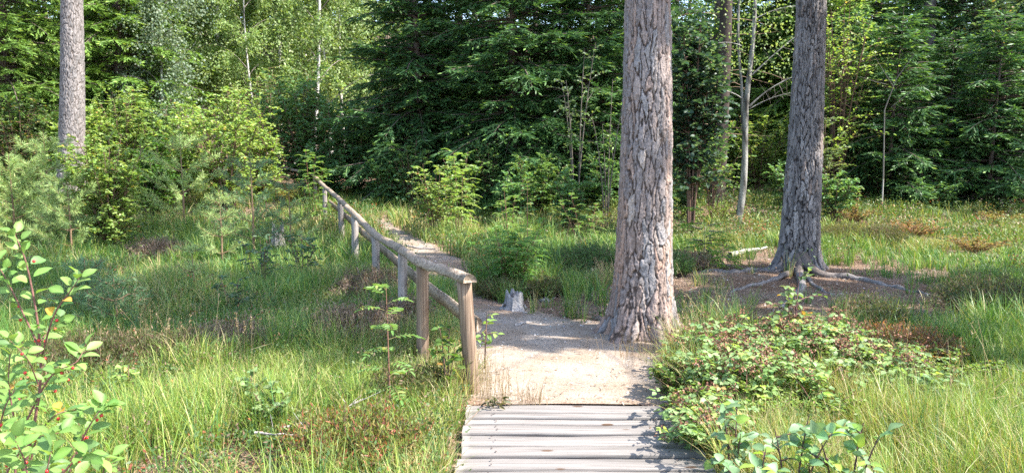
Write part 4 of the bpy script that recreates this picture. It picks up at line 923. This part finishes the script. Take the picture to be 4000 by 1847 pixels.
yp(860, 740, 10.5, 'little young pine left of the shaded blue green pine', 87, PINEL, nl=.07, nw=.006, wh=4, spread=.3, dens=220)
yp(745, 945, 8.3, 'tiny pale pine seedling in the shaded grass at centre left', 88, PINEL, wh=3, nper=4, nl=.05, nw=.006, spread=.3)
yp(330, 1010, 6.6, 'feathery dark green pine seedling in the shaded grass at the left', 89, wh=4, nl=.06, nw=.006)
yp(440, 1070, 6.3, 'second feathery pine seedling right of the one at the left', 90, wh=4, nl=.06, nw=.006)
yp(690, 1340, 5.2, 'single upright pine seedling at the shadow edge in the left grass', 91, PINEL, wh=3, nper=3, nl=.035, nw=.005, spread=.2)
# bright seedling spruce behind the bare litter
tr, cr = spruce(9, .62, .30, .06, [(1, (.13, .24, .03)), (1, (.18, .28, .04))], [(1, (.22, .32, .05))], 1.5, .55, False)
p = gp(2755, 10.4); s1 = plant('spruce_seedling', p, tr, cr, 'bright yellow green spruce seedling behind the bare litter, the taller one', 'seedling', 'spruce seedlings', 'needle', 'stem', 'crown')
dup(s1, gp(2835, 10.0), 'bright yellow green spruce seedling behind the bare litter, the smaller one', 2, .6)

# ------------------------------------------------------------------ heather and bilberry clumps
HBR = [(3, (.20, .145, .115)), (2, (.15, .12, .075)), (1, (.25, .18, .15))]
HGR = [(3, (.09, .115, .035)), (2, (.12, .13, .045)), (1, (.20, .13, .08))]
HDK = [(3, (.055, .085, .03)), (2, (.08, .105, .04)), (1, (.12, .09, .06))]
HG = 'heather clumps'
HOLES = []
def hb(px, py, h, rad, label, pal, seed, n=240):
    h *= 1.25; rad *= 1.15; HOLES.append((at(px, py)[:2], rad * .95)); st, lf = heather(seed, h, rad, int(n * 1.2), pal); return plant('heather_bush', at(px, py), st, lf, label, 'heather', HG)
hb(1470, 1190, .34, .42, 'shaded brown heather clump beside the middle of the fence', HBR, 101, 300)
hb(1590, 1300, .26, .3, 'brownish heather clump left of the cracked brown post', HBR, 102)
hb(1400, 1340, .26, .4, 'sunlit pinkish brown heather at the shadow edge left of the young rowan', HBR, 103, 280)
hb(620, 1010, .25, .4, 'brown heather patch in the shaded meadow at the left', HBR, 104)
hb(350, 1470, .25, .5, 'green brown heather behind the red berried shrub', HGR, 105, 320)
hb(600, 1440, .22, .4, 'green brown heather in the foreground grass at centre left', HGR, 106, 280)
hb(900, 1380, .2, .35, 'dry heather clump at the shadow edge at centre left', HBR, 107)
hb(3390, 1290, .26, .3, 'dark round heather clump on the bare litter right of the slim sapling', HDK, 108, 320)
hb(3850, 1210, .3, .45, 'large dark heather clump near the right border', HDK, 109, 300)
hb(3520, 1400, .2, .4, 'reddish brown heather right of the tallest bramble mound', [(2, (.24, .12, .06)), (2, (.12, .12, .04)), (1, (.3, .12, .06))], 110, 280)
hb(1950, 1165, .18, .3, 'dry green heather clump behind the grey stump', HGR, 111)
hb(2130, 1150, .15, .3, 'yellowish heather clump right of the grey stump', HGR, 112)
hb(2620, 1075, .26, .3, 'dark green bilberry like heather just right of the thick trunk', [(1, (.05, .11, .03)), (1, (.07, .14, .04))], 113, 300)
hb(2310, 1060, .32, .5, 'dark green low heather just left of the thick trunk', [(1, (.05, .11, .03)), (1, (.075, .14, .045))], 114, 380)
hb(2690, 1050, .2, .35, 'pinkish dry heather below the bright spruce seedlings', HBR, 115)
hb(3080, 1330, .14, .35, 'yellow orange heather behind the tallest bramble mound', [(2, (.22, .17, .04)), (1, (.28, .14, .05)), (1, (.12, .13, .03))], 116)
hb(2460, 760, .25, .4, 'reddish heather just behind the thick trunk', HBR, 117) if False else None
hb(1600, 1560, .16, .24, 'green bilberry tuft left of the first plank', HGR, 118)
hb(3450, 960, .3, .4, 'olive heather right of the dark furrowed pine', HGR, 119, 300)
hb(3300, 940, .25, .4, 'yellow olive heather close to the dark furrowed pine foot', [(2, (.16, .16, .05)), (1, (.11, .13, .04))], 120, 300)
hb(1380, 1800, .2, .35, 'mixed red and yellow bilberry clump left of the boards at the bottom edge', [(3, (.13, .18, .04)), (2, (.2, .17, .05)), (1, (.3, .1, .06))], 121, 380)

# ------------------------------------------------------------------ stumps, log pieces, stones, sticks
def stump(name, base, rad, h, label, seed, col=(.30, .28, .27)):
    rg = np.random.default_rng(seed); r = empty(name, base, label, 'stump'); nu = 48; nv = 22; mb = MB(); mb.smooth = True
    th = np.linspace(0, 6.283, nu, endpoint=False); top = h * (.72 + .45 * vnoise(th * 1.6 + seed, th * 0) + .12 * rg.random(nu)); v = np.linspace(0, 1, nv)
    rib = 1 + .09 * np.sin(th * 11 + 2 * np.sin(th * 3)) + .05 * rg.normal(0, 1, nu)
    Z = v[:, None] * top[None] - .04; rr = rad * rib[None] * (1 + .55 * np.exp(-np.maximum(Z, 0) / (h * .22)) * (1 + .6 * np.sin(3 * th + seed))[None]) * (1 - .12 * v[:, None])
    V = np.stack([rr * np.cos(th), rr * np.sin(th), Z], -1).reshape(-1, 3)
    inner = np.stack([rad * .55 * np.cos(th), rad * .55 * np.sin(th), top * .62], -1); c = np.array([[0, 0, h * .45]]); V = np.concatenate([V, inner, c])
    i = np.arange(nv - 1)[:, None] * nu; j = np.arange(nu)[None]; j2 = (j + 1) % nu; Q = np.stack([i + j, i + j2, i + nu + j2, i + nu + j], -1).reshape(-1, 4)
    j = np.arange(nu); j2 = (j + 1) % nu; e = (nv - 1) * nu; Q = np.concatenate([Q, np.stack([e + j, e + j2, e + nu + j2, e + nu + j], -1)]); jj = np.arange(0, nu, 2); Q = np.concatenate([Q, np.stack([e + nu + jj, e + nu + (jj + 1) % nu, e + nu + (jj + 2) % nu, np.full(len(jj), e + 2 * nu)], -1)])
    grain = (.65 + .6 * vnoise(np.tile(th * 9, nv), np.repeat(v * 2, nu)))[:, None]; C = np.concatenate([np.asarray(col) * grain, np.tile([[.13, .11, .10]], (nu, 1)), [[.08, .07, .06]]])
    mb.add(V, Q, C); mb.build('stump_wood', M['root'], r)
    for a in (-.35, -1.1, 3.3):
        p = np.array([math.cos(a), math.sin(a)]); pts = [np.asarray(base)[:2] + p * rad * .7, np.asarray(base)[:2] + p * rad * 1.5, np.asarray(base)[:2] + p * rad * 2.5]
        m_ = root_mb(seed + 100 + int(a * 10), pts, rad * .3, rad * .08, col); m_.v[0] -= np.asarray(base, np.float32); m_.build('root', M['root'], r)
    return r
stump('tree_stump', at(2010, 1212), .10, .22, 'small jagged grey stump on the right edge of the path', 5)
stump('tree_stump', gp(1083, 12.2), .10, .42, 'weathered little stump in the yellow patch left of the far fence', 9, (.34, .31, .28))
def stone(px, py, r0, label, seed, flat=.6, col=(.2, .185, .175)):
    rg = np.random.default_rng(seed); mb = MB(); mb.smooth = True; nu, nv = 16, 10; th = np.linspace(0, 6.283, nu, endpoint=False); ph = np.linspace(-1.5, 1.5, nv)
    T, Ph = np.meshgrid(th, ph); rr = r0 * (1 + .25 * (vnoise(2 * np.cos(T) + seed, 2 * np.sin(T) + 2 * Ph) - .5) * 2)
    V = np.stack([rr * np.cos(T) * np.cos(Ph) * 1.25, rr * np.sin(T) * np.cos(Ph), rr * np.sin(Ph) * flat], -1).reshape(-1, 3); i = np.arange(nv - 1)[:, None] * nu; j = np.arange(nu)[None]; j2 = (j + 1) % nu
    mb.add(V, np.stack([i + j, i + j2, i + nu + j2, i + nu + j], -1).reshape(-1, 4), col); o = mb.build('stone', M['stone'], None, at(px, py)); o.location.z += r0 * flat * .35; return tag(o, label, 'stone')
stone(2130, 1178, .05, 'flat grey stone right of the small jagged stump', 1)
stone(2232, 1190, .035, 'small upright grey stone left of the thick trunk', 2, 1.1)
stone(45, 775, .14, 'pale grey stone among the pines at the left border', 3)
stone(2300, 1262, .03, 'little brown stone on the litter beside the thick trunk', 4, .7, (.2, .17, .15))
def stick(pix, r0, label, seed, name='fallen_branch', col=(.33, .29, .26), lift=.012, side=0, cat='branch'):
    rg = np.random.default_rng(seed); P2 = np.array([at(*p)[:2] for p in pix]); n = 10; t = np.linspace(0, len(P2) - 1, n); xy = np.stack([np.interp(t, np.arange(len(P2)), P2[:, k]) for k in (0, 1)], 1); xy[1:-1] += rg.normal(0, .008, (n - 2, 2))
    b = np.array([*xy[0], 0]); C = np.column_stack([xy, gz(xy[:, 0], xy[:, 1]) + r0 * .6 + lift]) - b; mb = MB(); mb.smooth = True; tube(mb, C, np.linspace(r0, r0 * .4, n), np.asarray(col) * (.75 + .5 * rg.random((n * 6, 1))), 6, False, .2, rg)
    for k in range(side):
        i = int(rg.integers(2, n - 1)); e = C[i] + [rg.normal(0, .12), rg.normal(0, .1), .05 + .08 * rg.random()]; tube(mb, np.array([C[i], (C[i] + e) / 2, e]), [r0 * .45, r0 * .3, r0 * .15], col, 4)
    return tag(mb.build(name, M['root'], None, b), label, cat)
stick([(2850, 1010), (2920, 990), (2995, 978)], .05, 'bleached fallen log behind the bare litter left of the dark pine', 1, 'fallen_log', (.33, .3, .27), .02)
stick([(2300, 1075), (2350, 1068), (2395, 1072)], .06, 'grey log lying behind the left side of the thick trunk', 2, 'fallen_log', (.24, .22, .21), .02)
stick([(2010, 1278), (2060, 1268), (2090, 1262)], .014, 'short grey stick lying on the shaded gravel of the path', 3)
stick([(1590, 965), (1640, 975), (1700, 978)], .02, 'thin root like stick lying across the far path', 4)
stick([(3790, 1012), (3850, 1018), (3910, 1024)], .03, 'dark fallen branch in the grass at the right', 5, col=(.3, .28, .27))
stick([(1100, 1765), (1300, 1720), (1420, 1640)], .008, 'long thin dry branch lying in the foreground grass left of the boards', 6, lift=.13, side=4)
stick([(1000, 1790), (1120, 1800), (1240, 1805)], .007, 'thin dry stick at the bottom edge of the foreground grass', 7, lift=.14, side=2)
stick([(3330, 1390), (3450, 1392), (3620, 1385)], .004, 'fine pale twig lying across the reddish heather', 8, lift=.12)
stick([(2030, 1265), (2180, 1260)], .006, 'fine twig on the shaded gravel near the stump', 9, side=2)
# dead pale branch before the right spruces
r = MB(); rg = np.random.default_rng(12); b0 = gp(3440, 16.2)
def PP(px, py, Yd): return P(px, py, Yd) - b0
tube(r, np.array([PP(3450, 700, 16.2), PP(3455, 430, 16.2), PP(3500, 310, 16.1), PP(3570, 215, 16.0)]), [.016, .013, .009, .004], (.13, .12, .105), 6)
tube(r, np.array([PP(3490, 340, 16.1), PP(3440, 260, 16.0), PP(3400, 190, 16.0)]), [.009, .006, .003], (.13, .12, .105), 5)
tube(r, np.array([PP(3462, 330, 16.2), PP(3420, 320, 16.0), PP(3360, 300, 15.9)]), [.007, .005, .003], (.13, .12, .105), 5)
tube(r, np.array([PP(3480, 420, 16.2), PP(3530, 380, 16.1), PP(3590, 330, 16.1)]), [.007, .005, .003], (.13, .12, .105), 5)
tube(r, np.array([PP(3450, 720, 16.2) * [1, 1, 0] - [0, 0, .1], PP(3450, 700, 16.2)]), [.018, .016], (.3, .28, .25), 6)
tag(r.build('dead_sapling', M['twig'], None, b0, True), 'bare pale dead sapling in front of the dark spruces at the right', 'dead tree')
# leafy twig lying on the planks
r = empty('fallen_twig', P(1900, 1625, 4.42) * [1, 1, 0] + [0, 0, .062], 'wilted leafy twig lying on the far left planks', 'twig'); rg = np.random.default_rng(13); st = MB(); lf = MB()
tube(st, np.array([[-.12, -.33, -.02], [-.03, -.1, .012], [.04, .0, .01], [.11, .05, .008]]), [.003, .003, .002, .001], (.16, .12, .09), 5)
n = 26; q = np.stack([rg.normal(.03, .05, n), rg.normal(.01, .04, n), .008 + .02 * rg.random(n)], 1); leaves(lf, q, rg.normal(0, 1, (n, 3)) * [1, 1, .25], np.array([0, 0, 1.]) + rg.normal(0, .6, (n, 3)), .045, .02, pick(rg, [(3, (.10, .11, .05)), (2, (.16, .14, .07)), (1, (.06, .06, .04))], n), .3, .3)
st.build('stem', M['twig'], r); lf.build('foliage', M['leaf'], r)

# ------------------------------------------------------------------ grass, ground cover, litter (one object of each)
BARE = [(at(3080, 1120)[:2], 2.9, 3.0), (at(2850, 1230)[:2], 1.5, 1.6), (at(2230, 1225)[:2], .8, .75), (at(2620, 1150)[:2], 1.0, .8), (at(2200, 1235)[:2], .75, .22), (at(2560, 1340)[:2], .5, .3), (at(3400, 1150)[:2], 1.5, .9), (at(640, 1240)[:2], .55, .3), (at(3550, 1380)[:2], .6, .35), (at(2900, 990)[:2], .9, .6), (at(560, 1060)[:2], .5, .35), (at(1740, 1060)[:2], .45, 1.2), (at(3660, 1180)[:2], .8, .25)]
def density(x, y):
    d = np.ones_like(x)
    for c, a, b in BARE: d *= smooth(.55, 1.15, np.hypot((x - c[0]) / a, (y - c[1]) / b) + .55 * (vnoise(x * 2.2, y * 2.2) - .5) + .5 * (vnoise(x * 6 + 4, y * 6) - .5)); d = np.maximum(d, .5 * (vnoise(x * 5 + 40, y * 5 + 7) > .86))
    pp = PATHPOLY; d[inside(pp, x, y)] = 0
    d[(x > -.32) & (x < 1.03) & (y < 4.62)] = 0
    for c, r_ in HOLES + HOLES_B: d *= .12 + .88 * smooth(.7, 1.1, np.hypot(x - c[0], y - c[1]) / r_)
    for c, r_ in ((at(2010, 1208), .28), (at(2010, 1260), .2), (at(2130, 1180), .3), (MIDB, .42), (RIGB, .5)): d[np.hypot(x - c[0], y - c[1]) < r_] = 0
    return d
def scatter(rg, n, y0, y1):
    """points spread over the view wedge, evenly per square metre"""
    y = np.sqrt(rg.random(n) * (y1 ** 2 - y0 ** 2) + y0 ** 2); x = (rg.random(n) * 2 - 1) * (.78 * y + 1.1); return x, y
GREEN = np.array([(.105, .21, .035), (.085, .19, .05), (.19, .29, .045), (.28, .34, .07), (.38, .32, .14), (.065, .145, .045)])
def grass(rg, bands):
    mb = MB()
    for (n, y0, y1, nb, hmean, w) in bands:
        x, y = scatter(rg, n, y0, y1); d = density(x, y); cl = fbm(x * .9 + 3, y * .9 + 8); keep = rg.random(n) < d * smooth(.28, .62, cl + .12); x, y, cl = x[keep], y[keep], cl[keep]; n = len(x)
        tall = .35 + .75 * fbm(x * .5 + 60, y * .5 + 20) + .75 * smooth(.35, .8, vnoise(x * 1.7 + 9, y * 1.7 + 31)) * rg.random(n)
        tall = tall * np.where((x > 1.5) & (y > 9.5), .68, 1.0)
        lush = fbm(x * .55 + 90, y * .55 + 15)                   # damp spots are greener, dry spots straw
        sunny = smooth(5.9, 5.2, y) + .35 * (y > 12)  # sunlit strips: extra dry straw, and sunlight put into yellower blade colour
        k = nb; X = np.repeat(x, k); Yy = np.repeat(y, k); N = len(X); a = rg.random(N) * 6.283; r_ = .035 + .05 * rg.random(N)
        bx = X + np.cos(a) * r_ * rg.random(N); by = Yy + np.sin(a) * r_ * rg.random(N); bz = gz(bx, by) - .01
        h = hmean * np.repeat(tall, k) * (.45 + .75 * rg.random(N)); lean = (.15 + .75 * rg.random(N) ** 1.5) * h; a2 = a + rg.normal(0, .5, N); o = np.stack([np.cos(a2), np.sin(a2), 0 * a2], 1); s = np.stack([-np.sin(a2), np.cos(a2), 0 * a2], 1)
        tw = rg.normal(0, .6, N); s = s * np.cos(tw)[:, None] + o * np.sin(tw)[:, None]
        b_ = np.stack([bx, by, bz], 1); rows = []
        ww = w * (.5 + 1.1 * rg.random(N) ** 2)
        for t in (0, .4, .75, 1.0):
            c = b_ + o * (lean * t ** 2)[:, None] + np.array([0, 0, 1.0]) * (h * (t - .28 * (lean / h) * t ** 3))[:, None]; wv = (ww * (1 - t ** 2 * .96) * .5)[:, None] * s; rows += [c - wv, c + wv]
        V = np.stack(rows, 1); i = np.arange(N)[:, None] * 8; Q = np.concatenate([i + [0, 1, 3, 2], i + [2, 3, 5, 4], i + [4, 5, 7, 6]])
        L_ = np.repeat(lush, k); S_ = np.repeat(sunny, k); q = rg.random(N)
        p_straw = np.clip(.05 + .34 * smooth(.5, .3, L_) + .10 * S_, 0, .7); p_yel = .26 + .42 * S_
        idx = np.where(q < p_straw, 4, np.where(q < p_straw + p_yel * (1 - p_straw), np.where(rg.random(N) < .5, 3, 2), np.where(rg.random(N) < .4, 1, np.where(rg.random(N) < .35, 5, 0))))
        C = GREEN[idx] * (.75 + .5 * rg.random((N, 1))); mb.add(V.reshape(-1, 3), Q, np.repeat(C, 8, 0))
    return mb
rg = np.random.default_rng(200)
o = grass(rg, [(2200, 1.9, 3.4, 18, .30, .0042), (8800, 3.2, 6.2, 24, .27, .0048), (11000, 6.2, 9.5, 18, .32, .0062), (13000, 9.5, 14, 12, .36, .009), (10000, 14, 20.5, 10, .36, .013)]).build('meadow_grass', M['grass'])
tag(o, 'green and straw coloured meadow grass covering the ground', 'grass', None, 'stuff')

def cover(rg, n, y0, y1, pal_fn, L, hmax):
    mb = MB(); x, y = scatter(rg, n, y0, y1); d = density(x, y); cl = fbm(x * .8 + 50, y * .8 + 77); keep = rg.random(n) < np.clip(d + .06, 0, 1) * smooth(.38, .6, cl); keep &= ~inside(PATHPOLY, x, y); keep &= ~((x > -.3) & (x < 1.0) & (y < 4.62))
    x, y = x[keep], y[keep]; n = len(x); k = 16; X = np.repeat(x, k) + rg.normal(0, .06, n * k); Yy = np.repeat(y, k) + rg.normal(0, .06, n * k); z = gz(X, Yy) + hmax * rg.random(n * k) ** .8 * np.repeat(.5 + .8 * rg.random(n), k)
    C = pal_fn(x, y)[np.repeat(np.arange(n), k)] * (.75 + .5 * rg.random((n * k, 1))); LL = L * (1 + np.maximum(0, Yy - 6) * .07)
    flat_leaves(mb, np.stack([X, Yy, z], 1), rg.normal(0, 1, (n * k, 3)) + [0, 0, .3], rg.normal(0, .5, (n * k, 3)) + [0, 0, 1.0], LL * (.7 + .6 * rg.random(n * k)), LL * .55, C, .5); return mb
CV = np.array([(.10, .155, .04), (.14, .18, .05), (.065, .115, .035), (.26, .17, .05), (.30, .10, .05), (.19, .13, .085)])
def cpal(x, y):
    t = fbm(x * 1.1 + 5, y * 1.1 + 70); red = smooth(.35, .7, vnoise(x * .7 + 3, y * .9 + 3)) * (x > 1.8) * (y < 8.5) + .1; q = np.random.default_rng(4).random(len(x))
    i = np.where(q < red * .55, np.where(t > .5, 3, 4), np.where(q < red * .55 + .1, 5, np.where(t > .56, 1, np.where(t > .45, 0, 2)))); return CV[i]
rg = np.random.default_rng(201); mb = cover(rg, 17000, 2.2, 8, cpal, .024, .2); m2 = cover(rg, 14000, 8, 20, cpal, .03, .3)
V_, Q_, C_ = m2.arrays(); mb.add(V_, Q_, C_)
tag(mb.build('bilberry_cover', M['needle']), 'low green and reddish bilberry ground cover between the grass', 'ground cover', None, 'stuff')

def litter(rg):
    mb = MB(); n = 60000; x, y = scatter(rg, n, 2.5, 12); on = inside(PATHPOLY, x, y); d = density(x, y); bd = (x > -.3) & (x < 1.0) & (y < 4.58); keep = (~bd) & ((on & (rg.random(n) < .4)) | (~on & (rg.random(n) < 1.1 - d))); x, y = x[keep], y[keep]; n = len(x); a = rg.random(n) * 6.283
    kc = rg.choice(n, 420, False); oc = np.array([[1, 0, 0], [0, 1, 0], [-1, 0, 0], [0, -1, 0], [.1, .1, .9], [0, 0, -.5]]); rc = .006 + .012 * rg.random(420)
    Vc = np.stack([x[kc], y[kc], gz(x[kc], y[kc]) + .02], 1)[:, None] + oc[None] * (rc[:, None, None] * (.7 + .6 * rg.random((420, 6, 3)))); ic = np.arange(420)[:, None] * 6
    mb.add(Vc.reshape(-1, 3), np.concatenate([ic + [0, 1, 4, 4], ic + [1, 2, 4, 4], ic + [2, 3, 4, 4], ic + [3, 0, 4, 4]]), np.repeat(pick(rg, [(2, (.09, .06, .045)), (1, (.2, .16, .13)), (1, (.3, .27, .24))], 420), 6, 0))
    z = gz(x, y) + .019 + .006 * rg.random(n); d_ = np.stack([np.cos(a), np.sin(a), rg.normal(0, .12, n)], 1); L = .03 + .05 * rg.random(n) ** 2
    C = pick(rg, [(3, (.15, .085, .05)), (2, (.26, .17, .11)), (2, (.08, .055, .04)), (1.5, (.42, .36, .3))], n); flat_leaves(mb, np.stack([x, y, z], 1), d_, np.array([0, 0, 1.0]) + rg.normal(0, .3, (n, 3)), L, .004 + .004 * rg.random(n), C, .5)
    return mb
tag(litter(np.random.default_rng(202)).build('needle_litter', M['litter']), 'fallen brown needles and bark bits on path and bare ground', 'litter', None, 'stuff')
def pebbles(rg):
    mb = MB(); n = 9000; x, y = scatter(rg, n, 4.5, 11); on = inside(PATHPOLY, x, y) | (rg.random(n) < .25 * (1 - density(x, y))); on &= ~((x > -.3) & (x < 1.0) & (y < 4.6)); x, y = x[on], y[on]; n = len(x); r_ = .003 + .012 * rg.random(n) ** 4; z = gz(x, y) + .016
    oct_ = np.array([[1, 0, 0], [0, 1, 0], [-1, 0, 0], [0, -1, 0], [.1, .1, .75], [0, 0, -.5]]); V = np.stack([x, y, z], 1)[:, None] + oct_[None] * (r_[:, None, None] * (.75 + .5 * rg.random((n, 6, 1)))); i = np.arange(n)[:, None] * 6
    Q = np.concatenate([i + [0, 1, 4, 4], i + [1, 2, 4, 4], i + [2, 3, 4, 4], i + [3, 0, 4, 4]])[:, :3]; mb.add(V.reshape(-1, 3), Q, np.repeat(pick(rg, [(3, (.42, .38, .34)), (2, (.3, .27, .25)), (1, (.55, .52, .48))], n), 6, 0)); return mb
tag(pebbles(np.random.default_rng(203)).build('path_pebbles', M['litter']), 'small loose pebbles scattered over the sandy path', 'pebbles', None, 'stuff')
def straw(rg):
    """tall dry stalks with seed heads"""
    mb = MB()
    for (px, py, n, h, sp) in ((2350, 1150, 40, .38, .10), (2650, 1420, 36, .34, .16), (2720, 1350, 30, .36, .16), (3300, 1330, 26, .32, .10), (2760, 1260, 8, .5, .2), (3420, 1380, 8, .4, .3), (780, 1420, 26, .4, .5), (1180, 1400, 26, .4, .5), (560, 1450, 22, .4, .5), (1930, 1565, 70, .2, .14), (1880, 1490, 60, .22, .1), (2060, 1580, 50, .14, .1), (2500, 1370, 60, .16, .2), (2620, 1500, 60, .22, .12), (2480, 1400, 60, .12, .25), (3700, 1640, 18, .45, .5), (1690, 940, 22, .4, .4)):
        c = at(px, py)[:2]
        for k in range(n):
            x, y = c + rg.normal(0, sp * .6, 2); z = float(gz(x, y)); hh = h * (.6 + .6 * rg.random()); d = np.array([rg.normal(0, .16), rg.normal(0, .16), 1.0]); e = np.array([x, y, z]) + d * hh; m_ = np.array([x, y, z]) + np.array([0, 0, hh * .55]); tube(mb, curve([x, y, z - .01], m_, e, 5), np.linspace(.0016, .0009, 5), np.array((.36, .27, .15)) * (.8 + .4 * rg.random()), 3)
            if rg.random() < .65 and h > .25:
                m = 12; q = e - d * hh * .2 * rg.random((m, 1)) + rg.normal(0, .006, (m, 3)); flat_leaves(mb, q, d + rg.normal(0, .5, (m, 3)), rg.normal(0, 1, (m, 3)), .018, .005, pick(rg, [(1, (.42, .30, .18)), (1, (.3, .2, .12))], m), .5)
    return mb
_st = straw
def straw(rg):
    mb = _st(rg); x, y = scatter(rg, 9000, 2.2, 7.5); k = rg.random(9000) < density(x, y) * smooth(.62, .4, fbm(x * .9 + 33, y * .9 + 4)); x, y = x[k], y[k]; n = len(x); a = rg.random(n) * 6.28
    flat_leaves(mb, np.stack([x, y, gz(x, y) + .02 + .12 * rg.random(n)], 1), np.stack([np.cos(a), np.sin(a), rg.normal(0, .25, n)], 1), rg.normal(0, 1, (n, 3)), .10 + .2 * rg.random(n), .005, pick(rg, [(3, (.40, .33, .18)), (2, (.32, .24, .13)), (1, (.22, .15, .09))], n), .5); return mb
tag(straw(np.random.default_rng(204)).build('dry_grass_stalks', M['grass']), 'tall dry straw coloured grass stalks with seed heads', 'dry grass', None, 'stuff')

# ------------------------------------------------------------------ far wood that closes the view
rg = np.random.default_rng(300); t0, c0 = spruce(11, 15, 2.6, .8, SPRUCE, SPRUCE_L, .33, 2.3, False); t1, c1 = birch(46, 14, 1.0, 9000, 2.8, BIRCH, .12, .09)
mbt = MB(); mbc = MB()
for k in range(170):
    Yd = 30 + 45 * rg.random(); px = -600 + 5200 * ((k * .618) % 1); p = gp(px, Yd)
    if k >= 110: p[:2] = [(-1 if k % 2 else 1) * (20 + 26 * rg.random()), 6 + 40 * rg.random()]; p[0] += np.sign(p[0]) * max(0, (p[1] - 22)) * .5; p[2] = float(gz(p[0], p[1])); px = 0 if k % 2 else 4000
    light = px < 1400 and rg.random() < .75
    for src, dst in (((t1 if light else t0), mbt), ((c1 if light else c0), mbc)):
        V_, Q_, C_ = src.arrays(); a = rg.random() * 6.28; ca, sa = math.cos(a), math.sin(a); s_ = 1 + .35 * rg.random(); W_ = np.stack([V_[:, 0] * ca - V_[:, 1] * sa, V_[:, 0] * sa + V_[:, 1] * ca, V_[:, 2]], 1) * s_ + p
        dst.add(W_, Q_, C_ * (.85 + .3 * rg.random()))
fw = empty('far_wood', (0, 40, 0), 'dense mixed far wood closing the view behind the edge trees', 'forest'); fw['kind'] = 'stuff'
a_ = mbt.build('trunks', M['twig'], fw); a_.location = (0, -40, 0); b_ = mbc.build('crowns', M['needle'], fw); b_.location = (0, -40, 0)
a_['kind'] = 'stuff'; b_['kind'] = 'stuff'

# trees just right of the frame whose crowns throw the shade band over path and meadow
for (x, y, H, zc, Rm, sd, lab) in ((5.2, 4.9, 14, 7.2, 1.3, 54, 'pine outside the right of the photo close beside the brambles'), (6.9, 6.4, 13, 3.4, 1.6, 51, 'pine outside the right of the photo nearest the path'), (9.6, 7.6, 14, 4.0, 1.8, 52, 'pine outside the right of the photo second from the path')):
    t_ = plain_trunk('pine_tree', (x, y, float(gz(x, y))), .2, H, (.25, .18, .14), lab, sd, zc, Rm)

# ------------------------------------------------------------------ light, sky, camera
S = Vector((1.0, -.27, 0)).normalized(); EL = math.radians(50); sdir = Vector((S.x * math.cos(EL), S.y * math.cos(EL), math.sin(EL)))
li = bpy.data.lights.new('sun', 'SUN'); li.energy = 3.4; li.angle = math.radians(.53); li.color = (1, .95, .87)
lo = bpy.data.objects.new('sun', li); COL.objects.link(lo); lo.rotation_euler = (-sdir).to_track_quat('-Z', 'Y').to_euler(); lo.location = (8, -4, 14)
w = bpy.data.worlds.new('World'); sc.world = w; w.use_nodes = True; nt = w.node_tree; bg = nt.nodes['Background']
sky = nt.nodes.new('ShaderNodeTexSky'); sky.sky_type = 'NISHITA'; sky.sun_disc = False; sky.sun_elevation = EL; sky.sun_rotation = math.atan2(S.x, S.y); sky.air_density = 1; sky.dust_density = 1.2
nt.links.new(sky.outputs[0], bg.inputs[0]); bg.inputs[1].default_value = .15
cam = bpy.data.cameras.new('camera'); cam.sensor_width = 36; cam.lens = F / 4000 * 36; cam.clip_end = 2000; cam.clip_start = .05
co = bpy.data.objects.new('camera', cam); COL.objects.link(co); co.location = EYE.tolist(); co.rotation_euler = (math.radians(90) - PITCH, 0, 0); sc.camera = co
sc.view_settings.view_transform = 'Standard'; sc.view_settings.look = 'None'; sc.view_settings.exposure = 2.28; sc.view_settings.gamma = 1
sc.render.engine = 'CYCLES'; sc.cycles.max_bounces = 8; sc.cycles.diffuse_bounces = 5; sc.cycles.glossy_bounces = 2; sc.cycles.transmission_bounces = 4; sc.cycles.sample_clamp_indirect = 10
sc.cycles.use_denoising = False
